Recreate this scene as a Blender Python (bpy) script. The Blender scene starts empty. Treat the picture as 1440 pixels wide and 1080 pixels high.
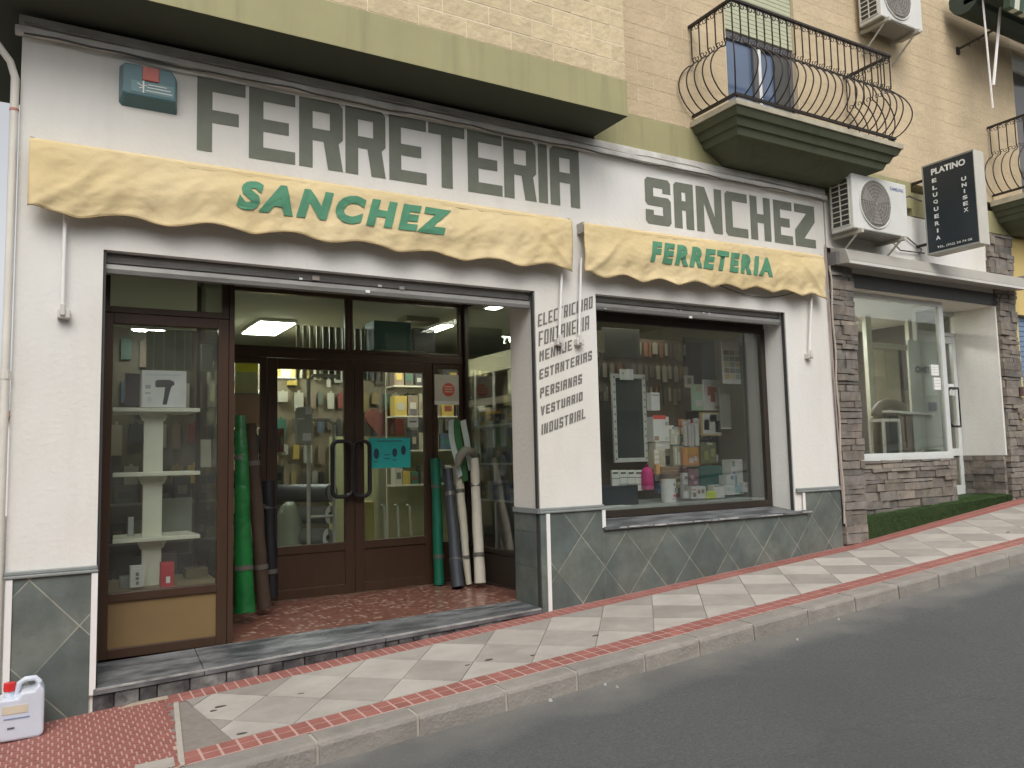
import bpy, bmesh, math, random
from mathutils import Vector, Matrix, noise as mnoise
random.seed(7)
S = bpy.context.scene
COL = S.collection
# ------------------------------------------------------------------ camera, world, sun, exposure
YAW, PIT, ROL = 0.52633681, 0.087831, -0.02313517
FPX = 1124.11427; DC = 5.9; EYE = 1.66
Fw = Vector((math.sin(YAW)*math.cos(PIT), math.cos(YAW)*math.cos(PIT), math.sin(PIT)))
R0 = Vector((math.cos(YAW), -math.sin(YAW), 0)); U0 = R0.cross(Fw)
Rt = R0*math.cos(ROL)+U0*math.sin(ROL); Up = -R0*math.sin(ROL)+U0*math.cos(ROL)
CAM = Vector((0, -DC, EYE))
cd = bpy.data.cameras.new('camera'); cam = bpy.data.objects.new('camera', cd); COL.objects.link(cam)
cd.sensor_width = 36; cd.lens = FPX/1440*36; cd.clip_end = 2000; cd.clip_start = .05
m = Matrix((( Rt.x, Up.x, -Fw.x, CAM.x), (Rt.y, Up.y, -Fw.y, CAM.y), (Rt.z, Up.z, -Fw.z, CAM.z), (0,0,0,1)))
cam.matrix_world = m
S.camera = cam
W = bpy.data.worlds.new('World'); S.world = W; W.use_nodes = True
nt = W.node_tree; bg = nt.nodes['Background']
sky = nt.nodes.new('ShaderNodeTexSky'); sky.sky_type = 'NISHITA'; sky.sun_disc = False
SUN_EL, SUN_AZ = math.radians(48), math.radians(200)
sky.sun_elevation = SUN_EL; sky.sun_rotation = SUN_AZ; sky.dust_density = 4; sky.air_density = 1.0
hsv = nt.nodes.new('ShaderNodeHueSaturation'); hsv.inputs['Saturation'].default_value = .14
nt.links.new(sky.outputs[0], hsv.inputs['Color']); nt.links.new(hsv.outputs[0], bg.inputs[0])
bg.inputs[1].default_value = 0.15
sd = bpy.data.lights.new('sun', 'SUN'); sd.energy = 1.0; sd.angle = math.radians(40); sd.color = (1, .95, .88)
sun = bpy.data.objects.new('sun', sd); COL.objects.link(sun)
sv = Vector((math.sin(SUN_AZ)*math.cos(SUN_EL), math.cos(SUN_AZ)*math.cos(SUN_EL), math.sin(SUN_EL)))
sun.rotation_euler = sv.to_track_quat('Z', 'Y').to_euler(); sun.location = (0, -5, 15)
S.view_settings.view_transform = 'Standard'; S.view_settings.look = 'None'
S.view_settings.gamma = 1; S.view_settings.use_curve_mapping = False
S.view_settings.exposure = 0.25

# ------------------------------------------------------------------ helpers
def ray(px, py): return Fw + Rt*((px-720)/FPX) - Up*((py-540)/FPX)
def at(px, py, Y=0.0):
    r = ray(px, py); return CAM + r*((Y+DC)/r.y)
def atX(px, py, X):
    r = ray(px, py); return CAM + r*(X/r.x)
SL = 0.0656; Z0 = 0.0763
def gz(x, y=0.0):
    z = Z0+SL*x
    if x > 7.6: z += (x-7.6)*.035*min(1, max(0, (y+1.2)/1.2))
    return z
def mat(name, rgb, rough=.65, var=.08, scale=3, rnd=0, bump=0, bscale=60, metal=0, spec=.4, stretch=None, hue=None):
    M = bpy.data.materials.new(name); M.use_nodes = True
    t = M.node_tree; N = t.nodes; L = t.links; b = N['Principled BSDF']
    b.inputs['Roughness'].default_value = rough; b.inputs['Metallic'].default_value = metal
    b.inputs['Specular IOR Level'].default_value = spec
    g = N.new('ShaderNodeNewGeometry'); vec = g.outputs['Position']
    if stretch:
        mp = N.new('ShaderNodeMapping'); mp.inputs['Scale'].default_value = stretch
        L.new(vec, mp.inputs[0]); vec2 = mp.outputs[0]
    else: vec2 = vec
    n = N.new('ShaderNodeTexNoise'); n.inputs['Scale'].default_value = scale; n.inputs['Detail'].default_value = 7; n.inputs['Roughness'].default_value = .62
    L.new(vec2, n.inputs['Vector'])
    mr = N.new('ShaderNodeMapRange'); mr.inputs[1].default_value = .3; mr.inputs[2].default_value = .7
    mr.inputs[3].default_value = 1-var; mr.inputs[4].default_value = 1+var
    L.new(n.outputs[0], mr.inputs[0]); f = mr.outputs[0]
    if rnd:
        oi = N.new('ShaderNodeObjectInfo'); m2 = N.new('ShaderNodeMapRange')
        m2.inputs[3].default_value = 1-rnd; m2.inputs[4].default_value = 1+rnd
        L.new(oi.outputs['Random'], m2.inputs[0])
        mm = N.new('ShaderNodeMath'); mm.operation = 'MULTIPLY'; L.new(f, mm.inputs[0]); L.new(m2.outputs[0], mm.inputs[1]); f = mm.outputs[0]
    src = None
    if hue:
        mx = N.new('ShaderNodeMix'); mx.data_type = 'RGBA'; mx.inputs[6].default_value = (*rgb, 1); mx.inputs[7].default_value = (*hue, 1)
        n3 = N.new('ShaderNodeTexNoise'); n3.inputs['Scale'].default_value = scale*.45; n3.inputs['Detail'].default_value = 5; L.new(vec2, n3.inputs['Vector'])
        r3 = N.new('ShaderNodeMapRange'); r3.inputs[1].default_value = .42; r3.inputs[2].default_value = .62; L.new(n3.outputs[0], r3.inputs[0])
        if rnd:
            ad = N.new('ShaderNodeMath'); ad.operation = 'ADD'; L.new(r3.outputs[0], ad.inputs[0])
            fr = N.new('ShaderNodeMath'); fr.operation = 'MULTIPLY_ADD'; L.new(oi.outputs['Random'], fr.inputs[0]); fr.inputs[1].default_value = 7.31; fr.inputs[2].default_value = 0
            f2 = N.new('ShaderNodeMath'); f2.operation = 'FRACT'; L.new(fr.outputs[0], f2.inputs[0])
            f3 = N.new('ShaderNodeMath'); f3.operation = 'MULTIPLY_ADD'; L.new(f2.outputs[0], f3.inputs[0]); f3.inputs[1].default_value = 1.2; f3.inputs[2].default_value = -.6
            L.new(f3.outputs[0], ad.inputs[1]); ad.use_clamp = True; L.new(ad.outputs[0], mx.inputs[0])
        else: L.new(r3.outputs[0], mx.inputs[0])
        src = mx.outputs[2]
    vm = N.new('ShaderNodeVectorMath'); vm.operation = 'SCALE'
    if src: L.new(src, vm.inputs[0])
    else: vm.inputs[0].default_value = rgb
    L.new(f, vm.inputs['Scale']); L.new(vm.outputs[0], b.inputs['Base Color'])
    if bump:
        n2 = N.new('ShaderNodeTexNoise'); n2.inputs['Scale'].default_value = bscale; n2.inputs['Detail'].default_value = 4; L.new(vec, n2.inputs['Vector'])
        bp = N.new('ShaderNodeBump'); bp.inputs['Strength'].default_value = bump; bp.inputs['Distance'].default_value = .01
        L.new(n2.outputs[0], bp.inputs['Height']); L.new(bp.outputs[0], b.inputs['Normal'])
    return M
def glass(name, tint=(.93, .95, .93), refl=1.0, rough=.0, dirt_veil=.0):
    M = bpy.data.materials.new(name); M.use_nodes = True; t = M.node_tree; N = t.nodes; L = t.links
    for n in list(N): N.remove(n)
    o = N.new('ShaderNodeOutputMaterial'); tr = N.new('ShaderNodeBsdfTransparent'); tr.inputs[0].default_value = (*tint, 1)
    gl = N.new('ShaderNodeBsdfGlossy'); gl.inputs['Roughness'].default_value = rough
    fr = N.new('ShaderNodeFresnel'); fr.inputs[0].default_value = 1.5
    mu = N.new('ShaderNodeMath'); mu.operation = 'MULTIPLY'; mu.inputs[1].default_value = refl; L.new(fr.outputs[0], mu.inputs[0])
    mx = N.new('ShaderNodeMixShader'); L.new(mu.outputs[0], mx.inputs[0]); L.new(tr.outputs[0], mx.inputs[1]); L.new(gl.outputs[0], mx.inputs[2])
    last = mx
    if dirt_veil:
        df = N.new('ShaderNodeBsdfDiffuse'); df.inputs[0].default_value = (.6, .6, .55, 1)
        g = N.new('ShaderNodeNewGeometry'); n = N.new('ShaderNodeTexNoise'); n.inputs['Scale'].default_value = 2.2; n.inputs['Detail'].default_value = 6
        L.new(g.outputs['Position'], n.inputs['Vector'])
        r = N.new('ShaderNodeMapRange'); r.inputs[1].default_value = .3; r.inputs[2].default_value = .8; r.inputs[3].default_value = dirt_veil*.4; r.inputs[4].default_value = dirt_veil*1.8
        L.new(n.outputs[0], r.inputs[0]); m3 = N.new('ShaderNodeMixShader'); L.new(r.outputs[0], m3.inputs[0]); L.new(mx.outputs[0], m3.inputs[1]); L.new(df.outputs[0], m3.inputs[2]); last = m3
    L.new(last.outputs[0], o.inputs[0]); return M
def emis(name, rgb, s):
    M = bpy.data.materials.new(name); M.use_nodes = True; b = M.node_tree.nodes['Principled BSDF']
    b.inputs['Base Color'].default_value = (*rgb, 1); b.inputs['Emission Color'].default_value = (*rgb, 1); b.inputs['Emission Strength'].default_value = s
    return M
PC = {}
def br(c, k=2.2): return tuple(min(.78, v*k) for v in c)
def pm(rgb, rough=.5, rnd=0, metal=0):          # plain coloured material, cached
    k = (tuple(rgb), rough, rnd, metal)
    if k not in PC: PC[k] = mat('painted_%d' % len(PC), rgb, rough, .06, 9, rnd, metal=metal)
    return PC[k]

class MB:
    def __init__(s): s.v = []; s.f = []
    def quad(s, a, b, c, d): n = len(s.v); s.v += [tuple(a), tuple(b), tuple(c), tuple(d)]; s.f.append((n, n+1, n+2, n+3)); return s
    def hexa(s, p):             # 8 points: bottom ring 0-3, top ring 4-7
        n = len(s.v); s.v += [tuple(q) for q in p]
        for f in ((3,2,1,0), (4,5,6,7), (0,1,5,4), (1,2,6,5), (2,3,7,6), (3,0,4,7)): s.f.append(tuple(n+i for i in f))
        return s
    def box(s, x0, x1, y0, y1, z0, z1):
        return s.hexa([(x0,y0,z0), (x1,y0,z0), (x1,y1,z0), (x0,y1,z0), (x0,y0,z1), (x1,y0,z1), (x1,y1,z1), (x0,y1,z1)])
    def prism(s, bot, top):     # two rings of equal length (counter-clockwise seen from top)
        n = len(s.v); k = len(bot); s.v += [tuple(q) for q in bot]+[tuple(q) for q in top]
        s.f.append(tuple(n+k-1-i for i in range(k))); s.f.append(tuple(n+k+i for i in range(k)))
        for i in range(k): j = (i+1) % k; s.f.append((n+i, n+j, n+k+j, n+k+i))
        return s
    def tube(s, pts, r, n=8, closed=False, cap=True):
        pts = [Vector(p) for p in pts]; K = len(pts); rs = r if isinstance(r, (list, tuple)) else [r]*K
        base = len(s.v); prev = None
        for i, p in enumerate(pts):
            if closed: d = pts[(i+1) % K]-pts[i-1]
            else: d = pts[min(i+1, K-1)]-pts[max(i-1, 0)]
            d.normalize()
            if prev is None: a = d.orthogonal().normalized()
            else:
                a = prev-d*prev.dot(d)
                a = a.normalized() if a.length > 1e-6 else d.orthogonal().normalized()
            prev = a; b = d.cross(a)
            for k in range(n):
                t = 2*math.pi*k/n; s.v.append(tuple(p+(a*math.cos(t)+b*math.sin(t))*rs[i]))
        for i in range(K if closed else K-1):
            j = (i+1) % K
            for k in range(n):
                l = (k+1) % n; s.f.append((base+i*n+k, base+i*n+l, base+j*n+l, base+j*n+k))
        if cap and not closed:
            s.f.append(tuple(base+n-1-k for k in range(n))); s.f.append(tuple(base+(K-1)*n+k for k in range(n)))
        return s
    def build(s, name, m, parent=None, smooth=False, bevel=0, loc=None, rz=0):
        me = bpy.data.meshes.new(name); me.from_pydata(s.v, [], s.f); me.update()
        if m: me.materials.append(m)
        if smooth:
            for p in me.polygons: p.use_smooth = True
        o = bpy.data.objects.new(name, me); COL.objects.link(o)
        if parent: o.parent = parent
        if loc: o.location = loc
        if rz: o.rotation_euler[2] = rz
        if bevel:
            bv = o.modifiers.new('bevel', 'BEVEL'); bv.width = bevel; bv.segments = 2; bv.limit_method = 'ANGLE'
        if smooth and bevel == 0:
            es = o.modifiers.new('edges', 'EDGE_SPLIT'); es.split_angle = math.radians(50)
        return o
def box(name, m, parent, x0, x1, y0, y1, z0, z1, bevel=0): return MB().box(x0,x1,y0,y1,z0,z1).build(name, m, parent, bevel=bevel)
def thing(name, label, cat, group=None):
    o = bpy.data.objects.new(name, None); COL.objects.link(o); o.empty_display_size = .1
    return tag(o, label, cat, group)
def tag(o, label, cat, group=None):
    o['label'] = label; o['category'] = cat
    if group: o['group'] = group
    return o
def base(o, x, y, z):           # put a thing's origin at its base while its parts keep their place
    o.location = (x, y, z)
    for c in o.children: c.location = Vector(c.location)-Vector((x, y, z))
    return o
def struct(o): o['kind'] = 'structure'; return o
def stuff(o): o['kind'] = 'stuff'; return o

def clip(poly, n, d):           # keep points with n.p <= d
    out = []
    for i in range(len(poly)):
        a, b = poly[i], poly[(i+1) % len(poly)]
        da = n[0]*a[0]+n[1]*a[1]-d; db = n[0]*b[0]+n[1]*b[1]-d
        if da <= 0: out.append(a)
        if (da < 0 < db) or (db < 0 < da):
            t = da/(da-db); out.append((a[0]+(b[0]-a[0])*t, a[1]+(b[1]-a[1])*t))
    return out
def clip_box(poly, x0, x1, y0, y1):
    for n, d in (((-1,0),-x0), ((1,0),x1), ((0,-1),-y0), ((0,1),y1)):
        if len(poly) < 3: return []
        poly = clip(poly, n, d)
    return poly
def area(p): return abs(sum(p[i][0]*p[(i+1)%len(p)][1]-p[(i+1)%len(p)][0]*p[i][1] for i in range(len(p))))/2
def inset_diamond(cx, cy, hx, hy, g): return [(cx-hx+g,cy), (cx,cy-hy+g), (cx+hx-g,cy), (cx,cy+hy-g)]

# flat lettering --------------------------------------------------
def curve_mesh(loops):
    cu = bpy.data.curves.new('g', 'CURVE'); cu.dimensions = '2D'; cu.fill_mode = 'BOTH'
    for lp in loops:
        sp = cu.splines.new('POLY'); sp.points.add(len(lp)-1)
        for p, q in zip(sp.points, lp): p.co = (q[0], q[1], 0, 1)
        sp.use_cyclic_u = True
    o = bpy.data.objects.new('g', cu); me = bpy.data.meshes.new_from_object(o)
    bpy.data.objects.remove(o); bpy.data.curves.remove(cu); return me
def font_mesh(txt, bold=.03, shear=0, space=1):
    cu = bpy.data.curves.new('g', 'FONT'); cu.body = txt; cu.offset = bold; cu.shear = shear; cu.fill_mode = 'BOTH'; cu.space_character = space; cu.resolution_u = 4
    o = bpy.data.objects.new('g', cu); me = bpy.data.meshes.new_from_object(o)
    bpy.data.objects.remove(o); bpy.data.curves.remove(cu); return me
def place(me, fn, name, m, parent, cuts=0, norm=True):
    bm = bmesh.new(); bm.from_mesh(me)
    bmesh.ops.triangulate(bm, faces=bm.faces)
    if cuts: bmesh.ops.subdivide_edges(bm, edges=bm.edges, cuts=cuts, use_grid_fill=True)
    xs = [v.co.x for v in bm.verts]; ys = [v.co.y for v in bm.verts]
    x0, x1, y0, y1 = min(xs), max(xs), min(ys), max(ys)
    for v in bm.verts:
        u, w = (v.co.x, v.co.y)
        if norm: u = (u-x0)/(x1-x0); w = (w-y0)/(y1-y0)
        v.co = Vector(fn(u, w))
    bm.normal_update(); bm.to_mesh(me); bm.free(); me.materials.clear(); me.materials.append(m)
    me.name = name; o = bpy.data.objects.new(name, me); COL.objects.link(o); o.parent = parent; return o
def glyph(ch, w, h, t, tv=None):
    tv = tv or t*.85; c = min(w, h)*.1; a = .40*h; b = a+tv
    if ch == 'I': return [[(0,0),(t,0),(t,h),(0,h)]]
    if ch == 'F': return [[(0,0),(t,0),(t,a),(w*.86,a),(w*.86,b),(t,b),(t,h-tv),(w,h-tv),(w,h),(0,h)]]
    if ch == 'E': return [[(0,0),(w,0),(w,tv),(t,tv),(t,a),(w*.86,a),(w*.86,b),(t,b),(t,h-tv),(w,h-tv),(w,h),(0,h)]]
    if ch == 'L': return [[(0,0),(w,0),(w,tv),(t,tv),(t,h),(0,h)]]
    if ch == 'T': m_ = w/2; return [[(m_-t/2,0),(m_+t/2,0),(m_+t/2,h-tv),(w,h-tv),(w,h),(0,h),(0,h-tv),(m_-t/2,h-tv)]]
    if ch == 'H': return [[(0,0),(t,0),(t,a),(w-t,a),(w-t,0),(w,0),(w,h),(w-t,h),(w-t,b),(t,b),(t,h),(0,h)]]
    if ch == 'R': return [[(0,0),(t,0),(t,a),(w-c-1.15*t,a),(w-1.15*t,0),(w,0),(w-c,a),(w,a+c),(w,h-c),(w-c,h),(0,h)], [(t,b),(t,h-tv),(w-t,h-tv),(w-t,b)]]
    if ch == 'P': return [[(0,0),(t,0),(t,a),(w-c,a),(w,a+c),(w,h-c),(w-c,h),(0,h)], [(t,b),(t,h-tv),(w-t,h-tv),(w-t,b)]]
    if ch == 'A': return [[(0,0),(t,0),(t,a),(w-t,a),(w-t,0),(w,0),(w,h),(c*1.2,h),(0,h-c*1.2)], [(t,b),(t,h-tv),(w-t,h-tv),(w-t,b)]]
    if ch == 'D': return [[(0,0),(w-c,0),(w,c),(w,h-c),(w-c,h),(0,h)], [(t,tv),(t,h-tv),(w-t,h-tv),(w-t,tv)]]
    if ch == 'O': return [[(c,0),(w-c,0),(w,c),(w,h-c),(w-c,h),(c,h),(0,h-c),(0,c)], [(t,tv),(t,h-tv),(w-t,h-tv),(w-t,tv)]]
    if ch == 'C': return [[(c,0),(w,0),(w,tv),(t,tv),(t,h-tv),(w,h-tv),(w,h),(c,h),(0,h-c),(0,c)]]
    if ch == 'S': return [[(c,0),(w-c,0),(w,c),(w,b-c),(w-c,b),(t,b),(t,h-tv),(w-t,h-tv),(w-t,h-tv-.1*h),(w,h-tv-.1*h),(w,h-c),(w-c,h),(c,h),(0,h-c),(0,a+c),(c,a),(w-t,a),(w-t,tv),(t,tv),(t,tv+.1*h),(0,tv+.1*h),(0,c)]]
    if ch == 'N': return [[(0,0),(t,0),(t,h-1.6*t),(w-1.15*t,0),(w,0),(w,h),(w-t,h),(w-t,1.6*t),(1.15*t,h),(0,h)]]
    if ch == 'M': m_ = w/2; return [[(0,0),(t,0),(t,h-1.8*t),(m_,h*.42),(w-t,h-1.8*t),(w-t,0),(w,0),(w,h),(w-t,h),(m_,h*.62),(t,h),(0,h)]]
    if ch == 'U': return [[(c,0),(w-c,0),(w,c),(w,h),(w-t,h),(w-t,tv),(t,tv),(t,h),(0,h),(0,c)]]
    if ch == 'J': return [[(c,0),(w-c,0),(w,c),(w,h),(w-t,h),(w-t,tv),(t,tv),(t,.3*h),(0,.3*h),(0,c)]]
    if ch == 'V': m_ = w/2; return [[(m_-t*.5,0),(m_+t*.5,0),(w,h),(w-t,h),(m_,t*1.3),(t,h),(0,h)]]
    if ch == 'Z': return [[(0,0),(w,0),(w,tv),(t*1.4,tv),(w,h-tv*1.9),(w,h),(0,h),(0,h-tv),(w-t*1.3,h-tv),(0,tv*1.9)]]

# ------------------------------------------------------------------ materials
WHITE = mat('white_render', (.74,.725,.69), .85, .05, 1.3, bump=.35, bscale=28, stretch=(1,1,.45), hue=(.68,.65,.59))
CREAM = mat('cream_render', (.66,.62,.55), .85, .05, 1.5, bump=.2, bscale=35)
LET = mat('grey_green_paint', (.158,.168,.132), .7, .12, 6)
LETS = mat('thin_grey_paint', (.17,.16,.145), .7, .12, 12)
SLATE = mat('dark_green_slate', (.105,.125,.118), .5, .22, 4.0, rnd=.08, bump=.4, bscale=14, hue=(.15,.165,.145))
GROUT = mat('pale_tile_grout', (.29,.285,.235), .9, .5, 4)
CAPM = mat('grey_glazed_cap', (.24,.26,.25), .45, .1, 8)
TRIM = mat('white_plastic_trim', (.78,.76,.74), .4, .03, 8)
MARB = mat('dark_grey_marble', (.15,.155,.16), .42, .45, 6, bump=.4, bscale=25, stretch=(1,3.5,3), hue=(.06,.064,.068))
MARBL = mat('white_marble_edge', (.33,.33,.32), .5, .5, 9)
RISER = mat('black_marble', (.05,.05,.052), .4, .6, 14, rnd=.25, hue=(.15,.15,.145))
BRICKM = mat('buff_split_brick', (.57,.465,.295), .9, .12, 9, rnd=.085, bump=1, bscale=22)
JOINT = mat('pale_mortar', (.74,.64,.47), .9, .06, 10, bump=.3, bscale=60)
BRICKF = mat('buff_painted_brick', (.54,.43,.28), .9, .12, 1.6, rnd=.04, bump=1, bscale=20)
JOINTF = mat('buff_mortar', (.57,.475,.33), .9, .06, 3, bump=.3, bscale=60)
GREENF = mat('olive_green_paint', (.34,.315,.165), .75, .07, 2, bump=.1)
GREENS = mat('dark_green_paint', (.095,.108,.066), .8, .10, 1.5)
CONC = mat('weathered_concrete', (.30,.29,.26), .9, .22, 6, bump=.5, bscale=30)
LEDGE = mat('ledge_grey', (.66,.64,.60), .85, .15, 5, bump=.4, bscale=30, hue=(.50,.48,.44))
AWN = mat('faded_yellow_canvas', (.71,.575,.335), .9, .05, 2.2, bump=.5, bscale=24, hue=(.66,.52,.28))
AWNT = mat('green_awning_print', (.085,.255,.15), .8, .12, 6)
SHUT = mat('shutter_grey_metal', (.27,.265,.25), .5, .12, 3, metal=.3, stretch=(.3,1,4))
GUIDE = mat('dark_guide_metal', (.05,.05,.05), .5, .1, 8)
WOOD = mat('brown_anodised_frame', (.050,.027,.016), .38, .12, 3, stretch=(4,4,.5))
WOODL = mat('tan_panel', (.19,.125,.055), .5, .12, 1.6, hue=(.14,.09,.045))
DKBR = mat('dark_brown_frame', (.035,.026,.02), .45, .1, 4)
GLS = glass('window_glass', refl=.62, dirt_veil=.014)
GLSM = glass('display_glass_milky_reflection', refl=.62, dirt_veil=.034)  # thicker diffuse layer stands in for a milky reflection on the left panel
GLSD = glass('door_glass', refl=.6, dirt_veil=.012)
TERR = mat('red_terrazzo', (.185,.08,.058), .28, .35, 18)
BLACK = pm((.02,.02,.02), .4); IRON = mat('black_wrought_iron', (.028,.022,.02), .55, .2, 20)
ASPH = mat('asphalt', (.107,.112,.113), .85, .22, 55, bump=1, bscale=110)
TLIGHT = mat('light_paving_tile', (.46,.425,.385), .8, .07, 5, rnd=.06, bump=.3, bscale=120, hue=(.41,.375,.335))
TGREY = mat('grey_paving_tile', (.365,.335,.30), .8, .08, 5, rnd=.06, bump=.3, bscale=120, hue=(.30,.275,.245))
TRED = mat('red_paving_tile', (.305,.118,.098), .8, .12, 8, rnd=.10, bump=.4, bscale=90)
PGROUT = mat('paving_grout', (.50,.33,.29), .9, .12, 20)
PJOINT = mat('paving_joint', (.24,.21,.185), .9, .12, 20)
KERBM = mat('kerb_granite', (.30,.275,.245), .9, .12, 6, rnd=.03, bump=.8, bscale=50, hue=(.265,.245,.22))
KJ = mat('kerb_mortar', (.42,.38,.33), .9, .1, 30)
STONE = mat('ledge_stone', (.180,.163,.145), .9, .3, 9, rnd=.24, bump=1, bscale=16, hue=(.22,.188,.155))
STONEB = mat('stone_backing', (.07,.06,.055), .95, .2, 9)
GRASSM = mat('artificial_grass', (.03,.055,.016), .9, .35, 12, rnd=0)
ACW = mat('aged_white_plastic', (.66,.66,.62), .45, .06, 3)
PVC = mat('cream_pvc_pipe', (.66,.63,.56), .45, .08, 3)
CABLE = pm((.09,.085,.08), .6)
CEIL = mat('interior_ceiling', (.50,.52,.42), .8, .05, 1)
IWALL = mat('interior_wall', (.34,.32,.22), .85, .12, 1.2)
IFLOOR = mat('interior_floor', (.12,.08,.06), .35, .15, 4)
WHT = pm((.72,.72,.68), .5); CARD = pm((.36,.26,.16), .8)
# terrazzo chips
def chips(M, base_rgb, chip_rgb, scale, thr):
    t = M.node_tree; N = t.nodes; L = t.links; b = N['Principled BSDF']
    src = b.inputs['Base Color'].links[0].from_socket
    g = N.new('ShaderNodeNewGeometry'); v = N.new('ShaderNodeTexVoronoi'); v.inputs['Scale'].default_value = scale
    L.new(g.outputs['Position'], v.inputs['Vector'])
    r = N.new('ShaderNodeMapRange'); r.inputs[1].default_value = thr; r.inputs[2].default_value = thr*.8; L.new(v.outputs['Distance'], r.inputs[0])
    sp = N.new('ShaderNodeSeparateColor'); L.new(v.outputs['Color'], sp.inputs[0])
    gt = N.new('ShaderNodeMath'); gt.operation = 'GREATER_THAN'; gt.inputs[1].default_value = .72; L.new(sp.outputs[0], gt.inputs[0])
    mu = N.new('ShaderNodeMath'); mu.operation = 'MULTIPLY'; L.new(r.outputs[0], mu.inputs[0]); L.new(gt.outputs[0], mu.inputs[1])
    mx = N.new('ShaderNodeMix'); mx.data_type = 'RGBA'; mx.inputs[7].default_value = (*chip_rgb, 1)
    L.new(mu.outputs[0], mx.inputs[0]); L.new(src, mx.inputs[6]); L.new(mx.outputs[2], b.inputs['Base Color'])
chips(TERR, None, (.42,.29,.235), 21, .5)
chips(ASPH, None, (.22,.21,.2), 45, .16)
def dusty_edge(M):
    t = M.node_tree; N = t.nodes; L = t.links; b = N['Principled BSDF']; src = b.inputs['Base Color'].links[0].from_socket
    g = N.new('ShaderNodeNewGeometry'); sp = N.new('ShaderNodeSeparateXYZ'); L.new(g.outputs['Position'], sp.inputs[0])
    n = N.new('ShaderNodeTexNoise'); n.inputs['Scale'].default_value = 2.6; n.inputs['Detail'].default_value = 8; L.new(g.outputs['Position'], n.inputs['Vector'])
    ma = N.new('ShaderNodeMath'); ma.operation = 'MULTIPLY_ADD'; ma.inputs[1].default_value = .9; L.new(n.outputs[0], ma.inputs[0]); L.new(sp.outputs[1], ma.inputs[2])
    r = N.new('ShaderNodeMapRange'); r.inputs[1].default_value = -1.62; r.inputs[2].default_value = -1.15; r.inputs[3].default_value = 0; r.inputs[4].default_value = .75; L.new(ma.outputs[0], r.inputs[0])
    mx = N.new('ShaderNodeMix'); mx.data_type = 'RGBA'; mx.inputs[7].default_value = (.23,.22,.20,1); L.new(r.outputs[0], mx.inputs[0]); L.new(src, mx.inputs[6])
    # darker tar patches further out
    n2 = N.new('ShaderNodeTexNoise'); n2.inputs['Scale'].default_value = .7; n2.inputs['Detail'].default_value = 6; L.new(g.outputs['Position'], n2.inputs['Vector'])
    r2 = N.new('ShaderNodeMapRange'); r2.inputs[1].default_value = .52; r2.inputs[2].default_value = .68; r2.inputs[3].default_value = 0; r2.inputs[4].default_value = .35; L.new(n2.outputs[0], r2.inputs[0])
    m2 = N.new('ShaderNodeMix'); m2.data_type = 'RGBA'; m2.inputs[7].default_value = (.075,.075,.073,1); L.new(r2.outputs[0], m2.inputs[0]); L.new(mx.outputs[2], m2.inputs[6]); L.new(m2.outputs[2], b.inputs['Base Color'])
dusty_edge(ASPH)
def cracks(M):
    t = M.node_tree; N = t.nodes; L = t.links; b = N['Principled BSDF']; src = b.inputs['Base Color'].links[0].from_socket
    g = N.new('ShaderNodeNewGeometry'); n = N.new('ShaderNodeTexNoise'); n.inputs['Scale'].default_value = 1.7; n.inputs['Detail'].default_value = 6; L.new(g.outputs['Position'], n.inputs['Vector'])
    ad = N.new('ShaderNodeVectorMath'); ad.operation = 'MULTIPLY_ADD'; L.new(n.outputs['Color'], ad.inputs[0]); ad.inputs[1].default_value = (.9,.9,.9); L.new(g.outputs['Position'], ad.inputs[2])
    v = N.new('ShaderNodeTexVoronoi'); v.feature = 'DISTANCE_TO_EDGE'; v.inputs['Scale'].default_value = .28; L.new(ad.outputs[0], v.inputs['Vector'])
    r = N.new('ShaderNodeMapRange'); r.inputs[1].default_value = .0015; r.inputs[2].default_value = .0045; r.inputs[3].default_value = .16; r.inputs[4].default_value = 0; L.new(v.outputs['Distance'], r.inputs[0])
    mx = N.new('ShaderNodeMix'); mx.data_type = 'RGBA'; mx.inputs[7].default_value = (.045,.043,.04,1); L.new(r.outputs[0], mx.inputs[0]); L.new(src, mx.inputs[6]); L.new(mx.outputs[2], b.inputs['Base Color'])
cracks(ASPH)
def streaks(M, rgb, amt, lo=.50, hi=.72, sc=(7,7,.55)):     # rain streaks and scuffs on render
    t = M.node_tree; N = t.nodes; L = t.links; b = N['Principled BSDF']; src = b.inputs['Base Color'].links[0].from_socket
    g = N.new('ShaderNodeNewGeometry'); mp = N.new('ShaderNodeMapping'); mp.inputs['Scale'].default_value = sc; L.new(g.outputs['Position'], mp.inputs[0])
    n = N.new('ShaderNodeTexNoise'); n.inputs['Scale'].default_value = 1; n.inputs['Detail'].default_value = 8; n.inputs['Roughness'].default_value = .7; L.new(mp.outputs[0], n.inputs['Vector'])
    r = N.new('ShaderNodeMapRange'); r.inputs[1].default_value = lo; r.inputs[2].default_value = hi; r.inputs[3].default_value = 0; r.inputs[4].default_value = amt; L.new(n.outputs[0], r.inputs[0])
    mx = N.new('ShaderNodeMix'); mx.data_type = 'RGBA'; mx.inputs[7].default_value = (*rgb,1); L.new(r.outputs[0], mx.inputs[0]); L.new(src, mx.inputs[6]); L.new(mx.outputs[2], b.inputs['Base Color'])
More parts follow.
